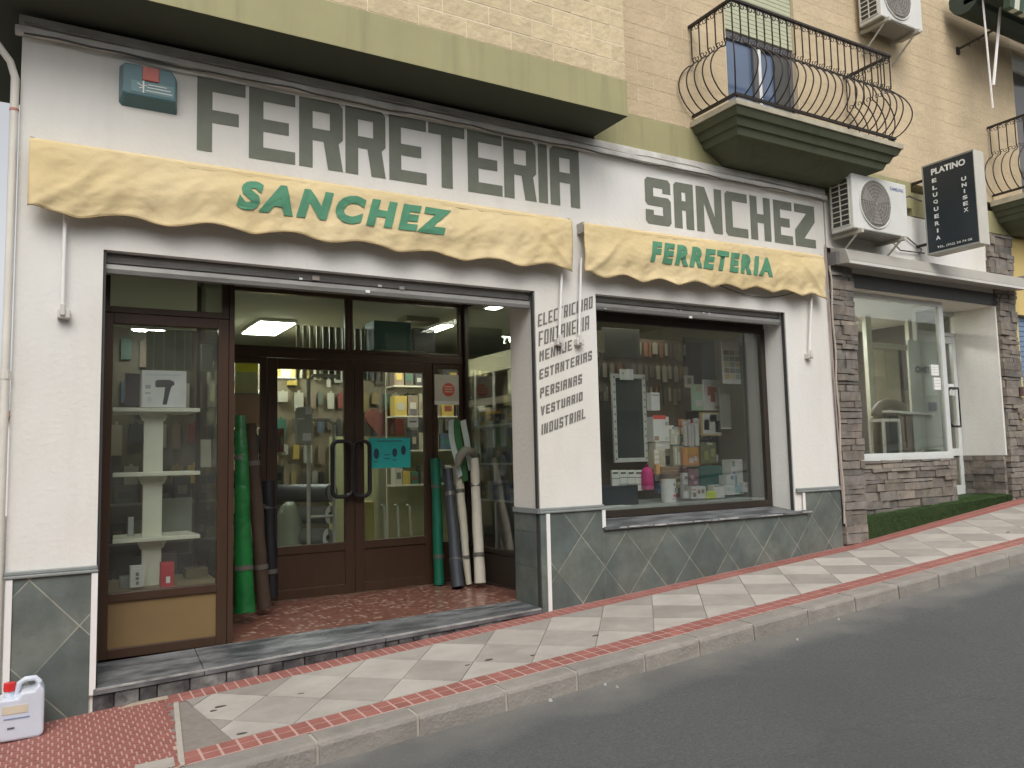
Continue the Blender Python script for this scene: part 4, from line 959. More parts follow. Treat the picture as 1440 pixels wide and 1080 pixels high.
o_, (a, b, c, d) = pxbox('glass', pm((.74,.68,.52), .4), T, 1229, 490, 1266, 572, 1.27, .02); f = MB(); f.box(a-.03, a, 1.255, 1.30, c, d); f.box(b, b+.05, 1.255, 1.30, c-.6, d); f.box(a-.03, b+.05, 1.255, 1.30, c-.03, c); f.box(a-.03,b+.05,1.255,1.30,d,d+.03); f.build('frame', pm((.09,.07,.05)), T)
T = thing('counter_shelf', 'white counter shelf with papers in the salon window', 'shelf')
p = at(1275, 583, .62); MB().hexa([(p.x-.55,.5,p.z+.02), (p.x+.35,.45,p.z-.02), (p.x+.35,.62,p.z-.02), (p.x-.55,.7,p.z+.02), (p.x-.55,.5,p.z+.05), (p.x+.35,.45,p.z+.01), (p.x+.35,.62,p.z+.01), (p.x-.55,.7,p.z+.05)]).build('top', WHT, T)
for x in (p.x-.5, p.x+.05): MB().tube([(x,.58,.93), (x,.58,p.z)], .015, 6).build('leg', pm((.12,.1,.08)), T)

# yellow house at the right edge
yh = thing('yellow_house', 'yellow rendered house with blue roller shutter at the right edge', 'house')
YEL = mat('yellow_render', (.66,.50,.20), .85, .06, 2, bump=.2)
w = MB(); w.box(11.41, 11.50, .01, 4, .3, 4.5); w.box(11.50, 13.6, .01, 4, 3.42, 4.5); w.box(11.50,13.6,.01,4,.3,1.5); w.box(13.6,22,.01,4,.3,9)
w.build('wall', YEL, yh); rs = MB().box(11.50,13.6,.10,.16,1.5,3.42).build('roller_shutter', pm((.16,.24,.36)), yh)
for k in range(27): MB().box(11.51,13.59,.088,.10,1.505+.071*k,1.505+.071*k+.062).build('slat', pm((.18,.27,.40)), rs)
MB().box(11.50,13.6,-.02,.10,1.45,1.5).build('sill', WHT, yh)
T = thing('junction_box', 'small brown junction box on the right stone pier', 'box'); MB().box(11.27,11.35,-.07,-.045,2.28,2.40).build('case', pm((.10,.05,.04)), T); MB().box(11.262,11.358,-.074,-.068,2.385,2.405).build('lid', pm((.12,.06,.05)), T)
# corrugated conduit between the two shops
MB().tube([(7.59,-.03,3.7)]+[(7.585+.012*math.sin(k*1.3), -.045, 3.7-.16*k) for k in range(1, 19)], .011, 6).build('cable', pm((.42,.37,.31)), hd, smooth=True)
MB().tube([(7.555,-.025,3.95),(7.55,-.03,3.4),(7.56,-.03,2.2),(7.58,-.035,1.1),(7.61,-.045,.62)], .009, 6).build('cable', pm((.34,.27,.25)), hd, smooth=True)

# striped awning, arms and bracket at the top right
T = thing('striped_awning', 'green and white striped awning rolled up at the top right', 'awning')
for k in range(22):
    x = 10.35+.11*k
    MB().hexa([(x,-.78,7.14), (x+.11,-.78,7.14), (x+.11,-.70,7.14), (x,-.70,7.14), (x,-.82,7.40), (x+.11,-.82,7.40), (x+.11,-.74,7.42), (x,-.74,7.42)]).build('stripe', pm((.62,.64,.52)) if k % 2 else pm((.05,.085,.05)), T)
MB().tube([(10.2,-.3,7.45),(13.2,-.3,7.45)], .20, 12).build('roll', pm((.035,.05,.04)), T); MB().box(10.2,13.2,-.75,-.3,7.36,7.42).build('cover', pm((.04,.055,.045)), T)
for (xa, ya, xb, yb) in ((1382,0,1396,152), (1407,8,1397,120)):
    a = at(xa, ya, -.5); b = at(xb, yb, -.5); MB().tube([tuple(a), tuple(b)], .018 if xa > 1400 else .012, 6).build('arm', TRIM, T)
T = thing('wall_bracket', 'rusty metal arm projecting from the buff wall near the top right', 'bracket')
a = at(1346, 70, 0); b = at(1405, 38, -.5); MB().tube([tuple(a), tuple(b)], .016, 6).build('arm', IRON, T); MB().box(a.x-.03, a.x+.03, -.02, 0, a.z-.07, a.z+.03).build('plate', IRON, T)
for k in range(3): q = a.lerp(b, .3+.22*k); MB().tube([tuple(q), (q.x, q.y, q.z-.05)], .007, 5).build('hook', IRON, T)

# rainwater pipe at the left corner
T = thing('drain_pipe', 'cream rainwater pipe bending down beside the left corner of the shop', 'pipe')
MB().tube([(-.48,-.10,4.66),(-.42,-.09,4.44),(-.27,-.04,4.25),(-.24,-.03,4.15),(-.24,-.03,3.0),(-.245,-.03,.02)], [.023,.023,.023,.025,.025,.025], 10).build('pipe', PVC, T, smooth=True)
MB().tube([(-.24,-.03,3.93),(-.24,-.03,3.945)], .0275, 10).build('collar', pm((.5,.2,.15)), T)
MB().tube([(-.24,-.03,2.2),(-.24,-.03,2.25)], .029, 10).build('collar', PVC, T)
# far side street: white house and wall
T = thing('white_house', 'distant white house down the side street at the left edge', 'house')
MB().box(-8, -.9, 26, 33, -1, 3.3).build('wall', pm((.66,.65,.62)), T); MB().box(-8.3,-.6,25.7,33.3,3.3,3.5).build('roof', pm((.25,.12,.08)), T)
for x in (-2.2,-4.2,-6.2): MB().box(x, x+.9, 25.95, 26.02, 1.2, 2.4).build('window', pm((.10,.11,.12), .2), T)
# lower small plastic jerrycan
jc = thing('jerrycan', 'translucent white plastic jerrycan with red cap standing against the left pier', 'jerrycan')
jx0, jx1, jy0, jy1 = -.215, .018, -.29, -.13; jz = gz(-.08, -.2)+.002; hh = .325
b = MB(); prof = [(jx0,0),(jx1-.02,0),(jx1,.02),(jx1,hh-.10),(jx1-.035,hh-.035),(jx1-.10,hh-.01)]
JP = mat('translucent_plastic', (.60,.64,.72), .35, .06, 8); JP.node_tree.nodes['Principled BSDF'].inputs['Subsurface Weight'].default_value = .2
prof = [(jx0+.02,0),(jx1-.02,0),(jx1,.02),(jx1,hh-.06),(jx1-.03,hh-.02),(jx1-.055,hh-.055),(jx1-.115,hh-.055),(jx1-.135,hh-.085),(jx0,hh-.085),(jx0,.02)]
b.prism([(x, jy1, jz+z) for x, z in prof][::-1][::-1], [(x, jy0, jz+z) for x, z in prof]); b.build('body', JP, jc, bevel=.016)
MB().tube([(jx0+.05,(jy0+jy1)/2,jz+hh-.085),(jx0+.055,(jy0+jy1)/2,jz+hh-.035)], .027, 12).build('neck', JP, jc); MB().tube([(jx0+.053,(jy0+jy1)/2,jz+hh-.055),(jx0+.055,(jy0+jy1)/2,jz+hh-.01)], .032, 14).build('cap', pm((.60,.03,.03), .35), jc)
MB().tube([(jx1-.15,(jy0+jy1)/2,jz+hh-.09),(jx1-.13,(jy0+jy1)/2,jz+hh-.02),(jx1-.10,(jy0+jy1)/2,jz+hh),(jx1-.05,(jy0+jy1)/2,jz+hh),(jx1-.025,(jy0+jy1)/2,jz+hh-.03)], .017, 8).build('handle', JP, jc, smooth=True)
box('label_print', pm((.62,.55,.42)), jc, jx0+.02, jx0+.15, jy0-.0035, jy0-.001, jz+.155, jz+.20)
box('label_print', pm((.20,.26,.42)), jc, jx0+.03, jx0+.16, jy0-.0035, jy0-.001, jz+.125, jz+.131); box('label_print', pm((.12,.12,.14)), jc, jx0+.05, jx0+.085, jy0-.0035, jy0-.001, jz+.07, jz+.08)

# ------------------------------------------------------------------ vestibule: rolls leaning by the doors
def roll(label, name, cat, bx, by, br, tx, ty, tr_, Y0, Y1, m_, grp=None, hollow=True):
    """bx,by / tx,ty: where its foot and head stand, br/tr_ radii in metres"""
    br_0 = br; T = thing(name, label, cat, grp); a = at(bx, by, Y0); b = at(tx, ty, Y1); a.z = max(a.z, .312+br*.1)
    n_ = 10; pts = [tuple(a.lerp(b, i/n_)+Vector((random.uniform(-.004,.004), random.uniform(-.004,.004), 0))) for i in range(n_+1)]
    MB().tube(pts, [br+(tr_-br)*i/n_+random.uniform(-.003,.003) for i in range(n_+1)], 16).build('sheet_roll', m_, T, smooth=True)
    d = (Vector(pts[-1])-Vector(pts[-2])).normalized()
    MB().tube([tuple(Vector(pts[-1])-d*.01), tuple(Vector(pts[-1])+d*.004)], tr_*.45, 12).build('core', pm((.05,.045,.04)), T)
    for f_ in (.22, .78):
        q0 = a.lerp(b, f_); rr_ = (br_0+(tr_-br_0)*f_)+.0035; MB().tube([tuple(q0-(b-a).normalized()*.02), tuple(q0+(b-a).normalized()*.02)], rr_, 16).build('tape_band', pm((.11,.10,.085), .3), T, smooth=True)
    base(T, a.x, a.y, a.z); return T
roll('tall bright green plastic roll leaning left of the doors', 'plastic_roll', 'roll', 344, 862, .085, 338, 585, .045, 1.05, 1.25, mat('green_plastic_film', (.012,.13,.03), .3, .3, 6, bump=.8, bscale=12))
roll('tall dark brown mesh roll beside the bright green roll', 'mesh_roll', 'roll', 372, 856, .060, 352, 596, .05, 1.35, 1.5, mat('brown_mesh_roll', (.055,.035,.022), .8, .15, 9))
roll('short black roll standing between brown roll and left door', 'mesh_roll', 'roll', 382, 840, .06, 377, 676, .06, 1.75, 1.8, pm((.012,.012,.014)))
roll('dark green roll standing right of the doors', 'plastic_roll', 'roll', 618, 822, .055, 612, 645, .05, 1.85, 1.93, pm((.008,.12,.07), .45))
roll('charcoal roll leaning between green roll and white rolls', 'mesh_roll', 'roll', 644, 826, .065, 630, 660, .05, 1.45, 1.8, pm((.035,.042,.05), .55))
roll('thinner cream roll with green striped cloth at its top', 'cloth_roll', 'roll', 659, 822, .035, 644, 655, .05, 1.55, 1.78, pm((.50,.47,.38), .7))
roll('thicker cream roll nearest the right display glass', 'cloth_roll', 'roll', 675, 820, .058, 667, 645, .045, 1.35, 1.6, pm((.52,.49,.41), .7))
T = thing('striped_cloth', 'white and green striped cloth draped over the cream roll', 'cloth')
a = at(630, 600, 1.72); b = at(658, 600, 1.72); c_ = at(640, 592, 1.72).z; d_ = at(640, 672, 1.72).z
for k, (u0, u1, m_) in enumerate(((0,.30,pm((.52,.58,.56))), (.31,.66,pm((.05,.16,.06))), (.67,1,pm((.52,.58,.56))))):
    q = MB(); dz = (0,-.05,.07)[k]
    for j in range(9):
        v = j/8; y = 1.70+.02*math.sin(6*v+k)-.05*v+.012*k; xs = .07*v*v
        q.v += [(a.x+(b.x-a.x)*u0+xs, y, c_+(d_+dz-c_)*v), (a.x+(b.x-a.x)*u1+xs*.9, y+.025, c_+.02+(d_+dz-c_)*v)]
    for j in range(8): q.f.append((2*j, 2*j+2, 2*j+3, 2*j+1))
    o = q.build('stripe', m_, T); s_ = o.modifiers.new('t', 'SOLIDIFY'); s_.thickness = .006
T = thing('grey_rag', 'grey rag bunched over the head of the thicker cream roll', 'rag')
p = at(655, 642, 1.58); MB().tube([(p.x-.10,1.58,p.z-.10),(p.x-.08,1.56,p.z+.0),(p.x-.02,1.55,p.z+.06),(p.x+.06,1.57,p.z+.05),(p.x+.09,1.6,p.z+.0)], [.03,.05,.05,.045,.02], 8).build('cloth', pm((.20,.19,.15), .9), T, smooth=True)

# ------------------------------------------------------------------ shop interior: lamps
LEDM = emis('led_panel', (.93,1,.90), 34)
def lamp(name, label, x0, x1, y0, y1, z, s, grp=None):
    T = thing(name, label, 'ceiling light', grp)
    box('housing', WHT, T, x0-.02, x1+.02, y0-.02, y1+.02, z+.006, z+.04); box('diffuser', s, T, x0, x1, y0, y1, z-.004, z+.006)
lamp('ceiling_light', 'glowing square ceiling panel seen through the left transom', 2.15, 2.56, 3.72, 4.72, 3.30, LEDM)
lamp('ceiling_light', 'small glowing tube light high behind the right transom', 4.0, 4.14, 2.6, 3.9, 3.20, emis('tube_a', (1,1,.85), 45))
pl = at(207, 465, 1.9); lamp('ceiling_light', 'small glowing twin lamp above the hair dryer box', pl.x-.11, pl.x+.13, 1.88, 1.94, pl.z, emis('tube_b', (1,1,.88), 60))
lamp('ceiling_light', 'added fill tube at the rear right of the shop', 4.55, 4.70, .6, 1.15, 3.22, emis('shelf_fill_tube', (1,.97,.82), 14)) if False else lamp('ceiling_light', 'added fill tube over the right side shelves beside the display window', 4.10, 4.22, .6, 1.7, 3.25, emis('shelf_fill_tube', (1,.97,.82), 24))  # tube added to light the dark shelves behind the right side glass
lamp('salon_light', 'flat ceiling light of the hairdresser shop', 9.0, 10.2, 1.6, 2.2, 3.45, emis('salon_panel', (1,.98,.93), 40))

# ------------------------------------------------------------------ goods
def pbox(name, label, cat, px0, py0, px1, py1, Y, dep, m_, prints=(), grp=None, bev=.003):
    T = thing(name, label, cat, grp); o, (a, b, c, d) = pxbox('body', m_, T, px0, py0, px1, py1, Y, dep, bev)
    for u0, v0, u1, v1, col in prints:
        MB().box(a+(b-a)*u0, a+(b-a)*u1, Y-.0025, Y-.0006, d-(d-c)*v1, d-(d-c)*v0).build('print', pm(br(col)), T)
    return T, (a, b, c, d)
# --- left display: gondola
G = thing('display_rack', 'white metal display rack with three bracket shelves behind the left window', 'rack')
gy = .78; a = at(201, 700, gy); b = at(228, 700, gy); RK = pm((.74,.74,.62), .45)
zt_ = at(214, 575, gy).z; zb_ = at(214, 828, gy).z
MB().box(a.x, b.x, gy, gy+.05, .74, 2.35).build('post', RK, G)
for (pyl, pyr) in ((578,580), (667,668), (757,756)):
    zL = at(215, pyl, gy).z; L0 = at(158, pyl, gy-.1).x; R1 = at(281, pyr, gy-.1).x
    MB().hexa([(L0,gy-.12,zL-.012), (R1,gy-.12,zL-.012), (R1-.03,gy+.32,zL-.012), (L0+.03,gy+.32,zL-.012), (L0,gy-.12,zL+.018), (R1,gy-.12,zL+.018), (R1-.03,gy+.32,zL+.018), (L0+.03,gy+.32,zL+.018)]).build('shelf', RK, G, bevel=.004)
    for s_, xx in ((-1, a.x), (1, b.x)): MB().prism([(xx, gy+.02, zL-.012), (xx+s_*.035, gy+.02, zL-.012), (xx+s_*.03, gy+.02, zL-.035), (xx+s_*.012, gy+.02, zL-.075), (xx, gy+.02, zL-.075)][::s_], [(xx, gy-.01, zL-.012), (xx+s_*.035, gy-.01, zL-.012), (xx+s_*.03, gy-.01, zL-.035), (xx+s_*.012, gy-.01, zL-.075), (xx, gy-.01, zL-.075)][::s_]).build('bracket', RK, G)
box('display_plinth', pm((.30,.24,.15)), shop, .36, 1.165, .465, 1.30, .31, .74)
T, (a_, b_, c_, d_) = pbox('product_box', 'white hair dryer box standing on top shelf of the left display', 'box', 199, 521, 262, 573, .68, .12, pm((.78,.78,.78)), [(.08,.10,.9,.14,(.3,.3,.32)), (.08,.40,.2,.50,(.2,.2,.22)), (.08,.60,.2,.64,(.2,.2,.22)), (.12,.72,.22,.84,(.3,.3,.3))])
def q2(u, v): return (a_+(b_-a_)*u, d_-(d_-c_)*v)
for poly in ([(.30,.30),(.34,.26),(.62,.25),(.72,.30),(.73,.38),(.66,.44),(.34,.46),(.30,.44)], [(.52,.445),(.66,.44),(.62,.60),(.56,.92),(.47,.92),(.50,.66)]):
    pp = [q2(*p_) for p_ in poly][::-1]; MB().prism([(x, .6795, z) for x, z in pp][::-1][::-1], [(x, .677, z) for x, z in pp]).build('print', pm((.09,.08,.10)), T)
pbox('product_box', 'small white box with three dark pictures at the foot of the display rack', 'box', 183, 796, 203, 826, .60, .08, pm((.62,.62,.6)), [(.2,.08,.8,.14,(.3,.3,.3)), (.38,.3,.62,.47,(.08,.08,.08)), (.38,.52,.62,.66,(.08,.08,.08)), (.42,.72,.62,.88,(.08,.08,.08))])
pbox('product_box', 'red box at the foot of the display rack', 'box', 226, 791, 245, 827, .62, .08, pm((.50,.03,.05)), [(.4,.55,.7,.8,(.75,.5,.45))])
pbox('product_box', 'flat grey box lying left of the rack foot', 'box', 169, 812, 186, 832, .75, .15, pm((.25,.25,.24)))
pbox('carton', 'brown carton in the lower right corner of the left display', 'carton', 262, 800, 293, 826, .95, .2, pm((.17,.14,.08)))
pbox('pale_panel', 'pale tilted panel leaning below the lowest display shelf', 'panel', 228, 700, 270, 752, 1.15, .02, pm((.30,.32,.27)))
pbox('white_tube', 'white upright tube standing at the right of the left display', 'tube', 283, 618, 297, 657, 1.22, .05, pm((.5,.48,.38)))
pbox('mesh_sheet', 'tall pale sheet of sponges hanging behind the hair dryer box', 'sheet', 283, 484, 299, 522, 1.2, .03, pm((.42,.46,.32)))
pbox('hanging_towels', 'row of pale green dish towels hanging behind the hair dryer box', 'towels', 206, 466, 270, 520, 1.25, .03, pm((.33,.37,.25)), [(.14,0,.17,1,(.22,.26,.17)), (.36,0,.39,1,(.22,.26,.17)), (.6,0,.63,1,(.22,.26,.17)), (.82,0,.85,1,(.22,.26,.17))])
pbox('hanging_bag', 'lilac grey plastic bag hanging left of the hair dryer box', 'bag', 176, 525, 199, 570, 1.2, .05, pm((.16,.14,.16)))
pbox('small_figure', 'small silver bottle standing on the left of the lowest shelf', 'bottle', 180, 727, 188, 755, .85, .04, pm((.42,.44,.44), .2))
T, _r = pbox('wall_banner', 'yellow and green banner high on the far wall left of the doors', 'banner', 331, 497, 363, 555, 3.4, .02, pm((.50,.54,.30)), [(0,.02,1,.45,(.50,.48,.03))])
pbox('counter', 'pinkish cardboard counter seen between the left rolls and door', 'counter', 331, 553, 365, 600, 3.2, .3, pm((.45,.27,.19)), [(0,0,1,.04,(.1,.1,.1))])

# --- generic packets and tool walls
rg = random.Random(11)
PAL = [(.30,.28,.20),(.10,.09,.07),(.05,.05,.05),(.36,.36,.30),(.20,.05,.04),(.28,.22,.10),(.12,.14,.11),(.42,.40,.33),(.07,.10,.14),(.22,.17,.12),(.05,.14,.10),(.45,.33,.08)]
PAL2 = [(.10,.09,.08),(.06,.055,.05),(.16,.14,.11),(.13,.08,.06),(.05,.05,.05),(.22,.2,.16),(.09,.11,.08)]
pk = MB(); pk.box(-.5,.5,0,1,-1,-.1); pk.box(-.12,.12,.2,.5,-.1,0); pkm = bpy.data.meshes.new('packet'); pkm.from_pydata(pk.v, [], pk.f)
PKM = {}
CN = {(.30,.28,.20):'khaki',(.10,.09,.07):'dark brown',(.05,.05,.05):'black',(.36,.36,.30):'pale grey',(.20,.05,.04):'dark red',(.28,.22,.10):'ochre',(.12,.14,.11):'dark green grey',(.42,.40,.33):'cream',(.07,.10,.14):'dark blue',(.22,.17,.12):'tan brown',(.05,.14,.10):'green',(.45,.33,.08):'yellow',(.10,.09,.08):'charcoal',(.06,.055,.05):'soot black',(.16,.14,.11):'taupe',(.13,.08,.06):'chestnut brown',(.22,.2,.16):'light taupe',(.09,.11,.08):'dull green',(.35,.03,.03):'red',(.04,.09,.28):'blue',(.22,.22,.12):'olive',(.45,.43,.38):'ivory',(.48,.32,.05):'orange yellow',(.10,.12,.10):'dark green',(.05,.05,.06):'blackish',(.30,.30,.28):'mid grey',(.55,.55,.52):'white',(.36,.33,.25):'beige',(.18,.16,.12):'olive brown',(.26,.13,.08):'rust',(.12,.11,.09):'near black'}
RW = ['top','second','third','fourth','lowest']
def packet(x, y, z, w, d, h, col, label, grp, name='hanging_packet', rz=0):
    if col not in PKM: mm = pkm.copy(); mm.materials.append(pm(col, .45)); PKM[col] = mm
    o = bpy.data.objects.new(name, PKM[col]); COL.objects.link(o); o.location = (x, y, z); o.scale = (w, d, h); o.rotation_euler[2] = rz
    tag(o, label, 'packet', grp); return o
box('tool_board', pm((.20,.17,.11)), shop, 1.4, 5.9, 4.96, 5.0, .6, 3.0)
for r in range(5):
    z = 2.95-.36*r; x = 1.5
    while x < 5.8:
        w = rg.uniform(.05,.13); packet(x+w/2, 4.92-.03, z, w, rg.uniform(.02,.05), rg.uniform(.14,.32), cc := rg.choice(PAL), '%s tool packet hanging in the %s row of the board behind the doors' % (CN[cc], RW[r]), 'tools hanging on the back board'); x += w+rg.uniform(.03,.10)
for r in range(4):
    z = 2.85-.40*r; x = .1
    while x < 1.5:
        w = rg.uniform(.06,.14); packet(x+w/2, 2.40, z, w, rg.uniform(.02,.05), rg.uniform(.18,.32), cc := rg.choice(PAL), '%s packet hanging in the %s row behind the left display rack' % (CN[cc], RW[r]), 'packets behind the left display'); x += w+rg.uniform(.03,.09)
box('tool_board', pm((.14,.13,.09)), shop, .0, 1.28, 2.45, 2.48, .6, 2.95)
# shelving units with goods
def shelving(label, x0, x1, y0, y1, zs_, pal, glabel, grp, hr=(.12,.26), wr=(.08,.2), ztop=2.3, colr=(.55,.55,.48)):
    T = thing('shelving_unit', label, 'shelves'); mm = pm(colr)
    for z in zs_: MB().box(x0, x1, y0, y1, z-.02, z).build('shelf', mm, T)
    for x in (x0, x1-.02): MB().box(x, x+.02, y1-.03, y1, .3, ztop).build('upright', mm, T)
    long_y = (y1-y0) > (x1-x0)
    for z in zs_:
        t = (y0 if long_y else x0)+.02; e = (y1 if long_y else x1)-.05
        while t < e:
            w = rg.uniform(*wr); h = rg.uniform(*hr); w = min(w, e-t+.03)
            if w < .03: break
            c = rg.choice(pal)
            o = MB().box(x0+.02, x1-.03, t, t+w, z+.001, z+h).build('goods_box', pm(c), None) if long_y else MB().box(t, t+w, y0+.02, y0+.18, z+.001, z+h).build('goods_box', pm(c), None)
            MB().box(x0+.0175, x0+.0195, t+w*.2, t+w*.8, z+h*.3, z+h*.65).build('print', pm(rg.choice(pal)), o) if long_y else MB().box(t+w*.2, t+w*.8, y0+.0175, y0+.0195, z+h*.3, z+h*.65).build('print', pm(rg.choice(pal)), o)
            tag(o, '%s box on the %s %s' % (CN[c], ['lowest','second lowest','third lowest','top','uppermost'][sorted(zs_).index(z)], glabel), 'box', grp); t += w+rg.uniform(.005,.04)
PALB = [(.35,.03,.03),(.04,.09,.28),(.22,.22,.12),(.45,.43,.38),(.48,.32,.05),(.10,.12,.10),(.05,.05,.06),(.30,.30,.28),(.55,.55,.52)]
zsr = [atX(700, y_, 4.06).z for y_ in (596, 651, 703)]
shelving('white shelves packed with goods behind the right side glass', 4.06, 4.32, .60, 1.95, zsr, PALB, 'shelf behind the right side glass', 'goods behind the right side glass', (.10,.20), (.07,.15), 2.6, (.62,.64,.60))
shelving('shelves in the middle of the shop seen through the left door', 1.2, 2.4, 3.5, 3.8, [.55,.95,1.35,1.75], PAL, 'shelf seen through the left door', 'goods on the middle shelves', (.1,.28), ztop=1.9, colr=(.30,.28,.22))
shelving('shelves on the right of the shop seen through the right door', 3.9, 5.0, 3.9, 4.2, [1.3,1.75,2.2,2.6], PAL, 'shelf seen through the right door', 'goods on the right shelves', (.12,.3), ztop=2.9, colr=(.5,.48,.38))
shelving('low shelves under the tool rows behind the left display', .1, 1.2, 2.1, 2.35, [.55,.95,1.3], PAL2, 'shelf of the low unit behind the left display', 'goods behind the left display', (.1,.28), ztop=1.4, colr=(.25,.24,.2))
# shelf niche high behind left door; its back panel glows in place of lamplight
T = thing('glow_back_shelf', 'shelf of small goods with glowing back panel high behind the left door', 'shelf'); a = at(386, 520, 4.2); b = at(420, 520, 4.2); z_ = at(400, 530, 4.2).z
box('back', emis('warm_glow_back', (.9,.75,.35), .45), T, a.x, b.x, 4.45, 4.47, z_, z_+.30); box('shelf', WHT, T, a.x, b.x, 4.2, 4.45, z_-.02, z_)
for k in range(6): box('jar', pm(rg.choice([(.6,.5,.25),(.4,.3,.1),(.65,.6,.45)])), T, a.x+.05+k*.09, a.x+.10+k*.09, 4.28, 4.33, z_+.001, z_+rg.uniform(.1,.2))
# light-coloured box stands in for the fluorescent-lit wall behind the right side glass
T = thing('lit_wall_fascia', 'long cream fascia box standing in for the lit wall above the side shelves', 'cabinet'); box('body', pm((.50,.48,.33)), T, 4.9, 5.1, .9, 4.5, 2.72, 2.95); box('door', pm((.42,.40,.28)), T, 4.88, 4.897, 1.0, 2.6, 2.40, 2.70); box('valance', pm((.14,.12,.09)), T, 4.87, 5.1, .9, 4.5, 2.30, 2.39)
# white trolley frame and rolls behind left door
def utube(pts, r, m_, par, name='tube'): return MB().tube(pts, r, 8).build(name, m_, par, smooth=True)
T = thing('roll_stand', 'white tubular stand holding grey rolls behind the left door', 'stand'); WM = pm((.50,.50,.44))
a = at(434, 650, 2.55); b = at(470, 650, 2.55); t1 = at(434, 528, 2.55).z; t2 = at(470, 590, 2.55).z
utube([(a.x,2.55,.31),(a.x,2.55,t1-.05),(a.x+.05,2.55,t1),(a.x+.33,2.55,t1)], .021, WM, T); utube([(a.x,2.55,t2),(b.x-.06,2.55,t2),(b.x,2.55,t2-.06),(b.x,2.55,.31)], .019, WM, T)
utube([(a.x,2.55,1.05),(b.x,2.55,1.05)], .015, WM, T); utube([(a.x,2.55,.5),(b.x,2.55,.5)], .015, WM, T)
for i, (px, py) in enumerate(((466,693), (463,724), (460,756))):
    p = at(px, py, 2.62); rr = .098; T = thing('film_roll', ['dark wrapped film roll topmost in the stand', 'middle grey film roll in the stand', 'lowest grey film roll in the stand'][i], 'roll')
    MB().tube([(p.x-.38,3.35,p.z-.01),(p.x,2.62,p.z)], rr, 16).build('film', pm(((.10,.10,.11),(.20,.20,.19),(.20,.20,.19))[i]), T, smooth=True)
    MB().tube([(p.x,2.62,p.z),(p.x+.003,2.617,p.z)], rr*.98, 16).build('end_face', pm((.25,.25,.27) if i == 0 else (.78,.78,.76)), T); MB().tube([(p.x+.003,2.616,p.z),(p.x+.006,2.611,p.z)], rr*.3, 10).build('core', BLACK, T)
pbox('plastic_bag', 'crumpled clear plastic bag tied to the white stand', 'bag', 416, 572, 440, 625, 2.50, .04, pm((.40,.42,.36), .35), [(.55,0,.95,.2,(.5,.5,.45)), (.1,.3,.5,.34,(.55,.55,.5)), (.4,.7,.9,.9,(.52,.52,.46))], bev=.02)
T = thing('sack', 'pale sack slumped on the floor behind the left door', 'sack'); p = at(408, 712, 3.0); MB().tube([(p.x,3.0,.31),(p.x,3.0,p.z-.12),(p.x,3.0,p.z),(p.x,3.0,p.z+.05)], [.14,.15,.10,.04], 12).build('cloth', pm((.30,.33,.24)), T, smooth=True)
# heart and lower yellow board behind right door
T = thing('heart_sign', 'dull red heart hanging behind the right door', 'heart'); p = at(534, 592, 4.3); pts = []
for k in range(20):
    t = k/20*2*math.pi; pts.append((p.x+.014*16*math.sin(t)**3*.95, p.z+.014*(13*math.cos(t)-5*math.cos(2*t)-2*math.cos(3*t)-math.cos(4*t))))
MB().prism([(x, 4.30, z) for x, z in pts][::-1][::-1], [(x, 4.26, z) for x, z in pts]).build('heart', pm((.16,.05,.035)), T); box('string', pm((.3,.28,.2)), T, p.x-.005, p.x+.005, 4.27, 4.28, p.z+.1, 2.6)
box('cupboard_side', pm((.36,.37,.20)), shop, 3.2, 5.2, 4.4, 4.44, .3, 1.95)
pbox('garden_sack', 'yellow garden sack leaning behind the right door', 'sack', 508, 705, 527, 765, 2.35, .15, pm((.24,.21,.03)), bev=.02)
for i, (px, lab) in enumerate(((540,'leftmost chrome crutch behind the right door'), (559,'middle chrome crutch behind the right door'), (576,'rightmost chrome crutch behind the right door'))):
    T = thing('chrome_rod', lab, 'rod'); p = at(px, 712, 2.5); utube([(p.x+.03,2.5,.31),(p.x,2.5,p.z),(p.x-.03,2.5,p.z+.02)], .014, pm((.42,.43,.36), .3), T, 'rod')
# transom clutter: hanging strip curtains and teal boxes
for k in range(14):
    x = 2.36+.075*k; c, cn_ = ((.40,.38,.19), 'pale yellow') if k < 4 else rg.choice([((.16,.15,.09),'olive brown'),((.12,.12,.08),'dark olive'),((.22,.21,.14),'khaki'),((.08,.08,.06),'near black')])
    o = MB().box(x, x+rg.uniform(.03,.06), 2.9, 2.92, 2.55, 3.15).build('hanging_strip', pm(c)); tag(o, '%s narrow blind strip hanging behind the left transom beside the glowing panel' % cn_, 'strip', 'blind strips behind the transom')
pbox('teal_carton', 'dark teal carton stacked high behind the right transom', 'carton', 526, 452, 578, 492, 2.6, .3, pm((.02,.10,.09)))
pbox('dark_carton', 'dark grey carton beside the teal one behind the right transom', 'carton', 582, 462, 612, 494, 2.65, .3, pm((.04,.05,.05)))
pbox('beige_carton', 'beige carton topmost behind the right transom', 'carton', 572, 436, 618, 452, 2.9, .3, pm((.22,.20,.12)))
for i, (x0, y0, x1, y1, c) in enumerate(((690,575,712,597,(.40,.32,.28)), (657,596,690,640,(.30,.03,.02)))):
    pass

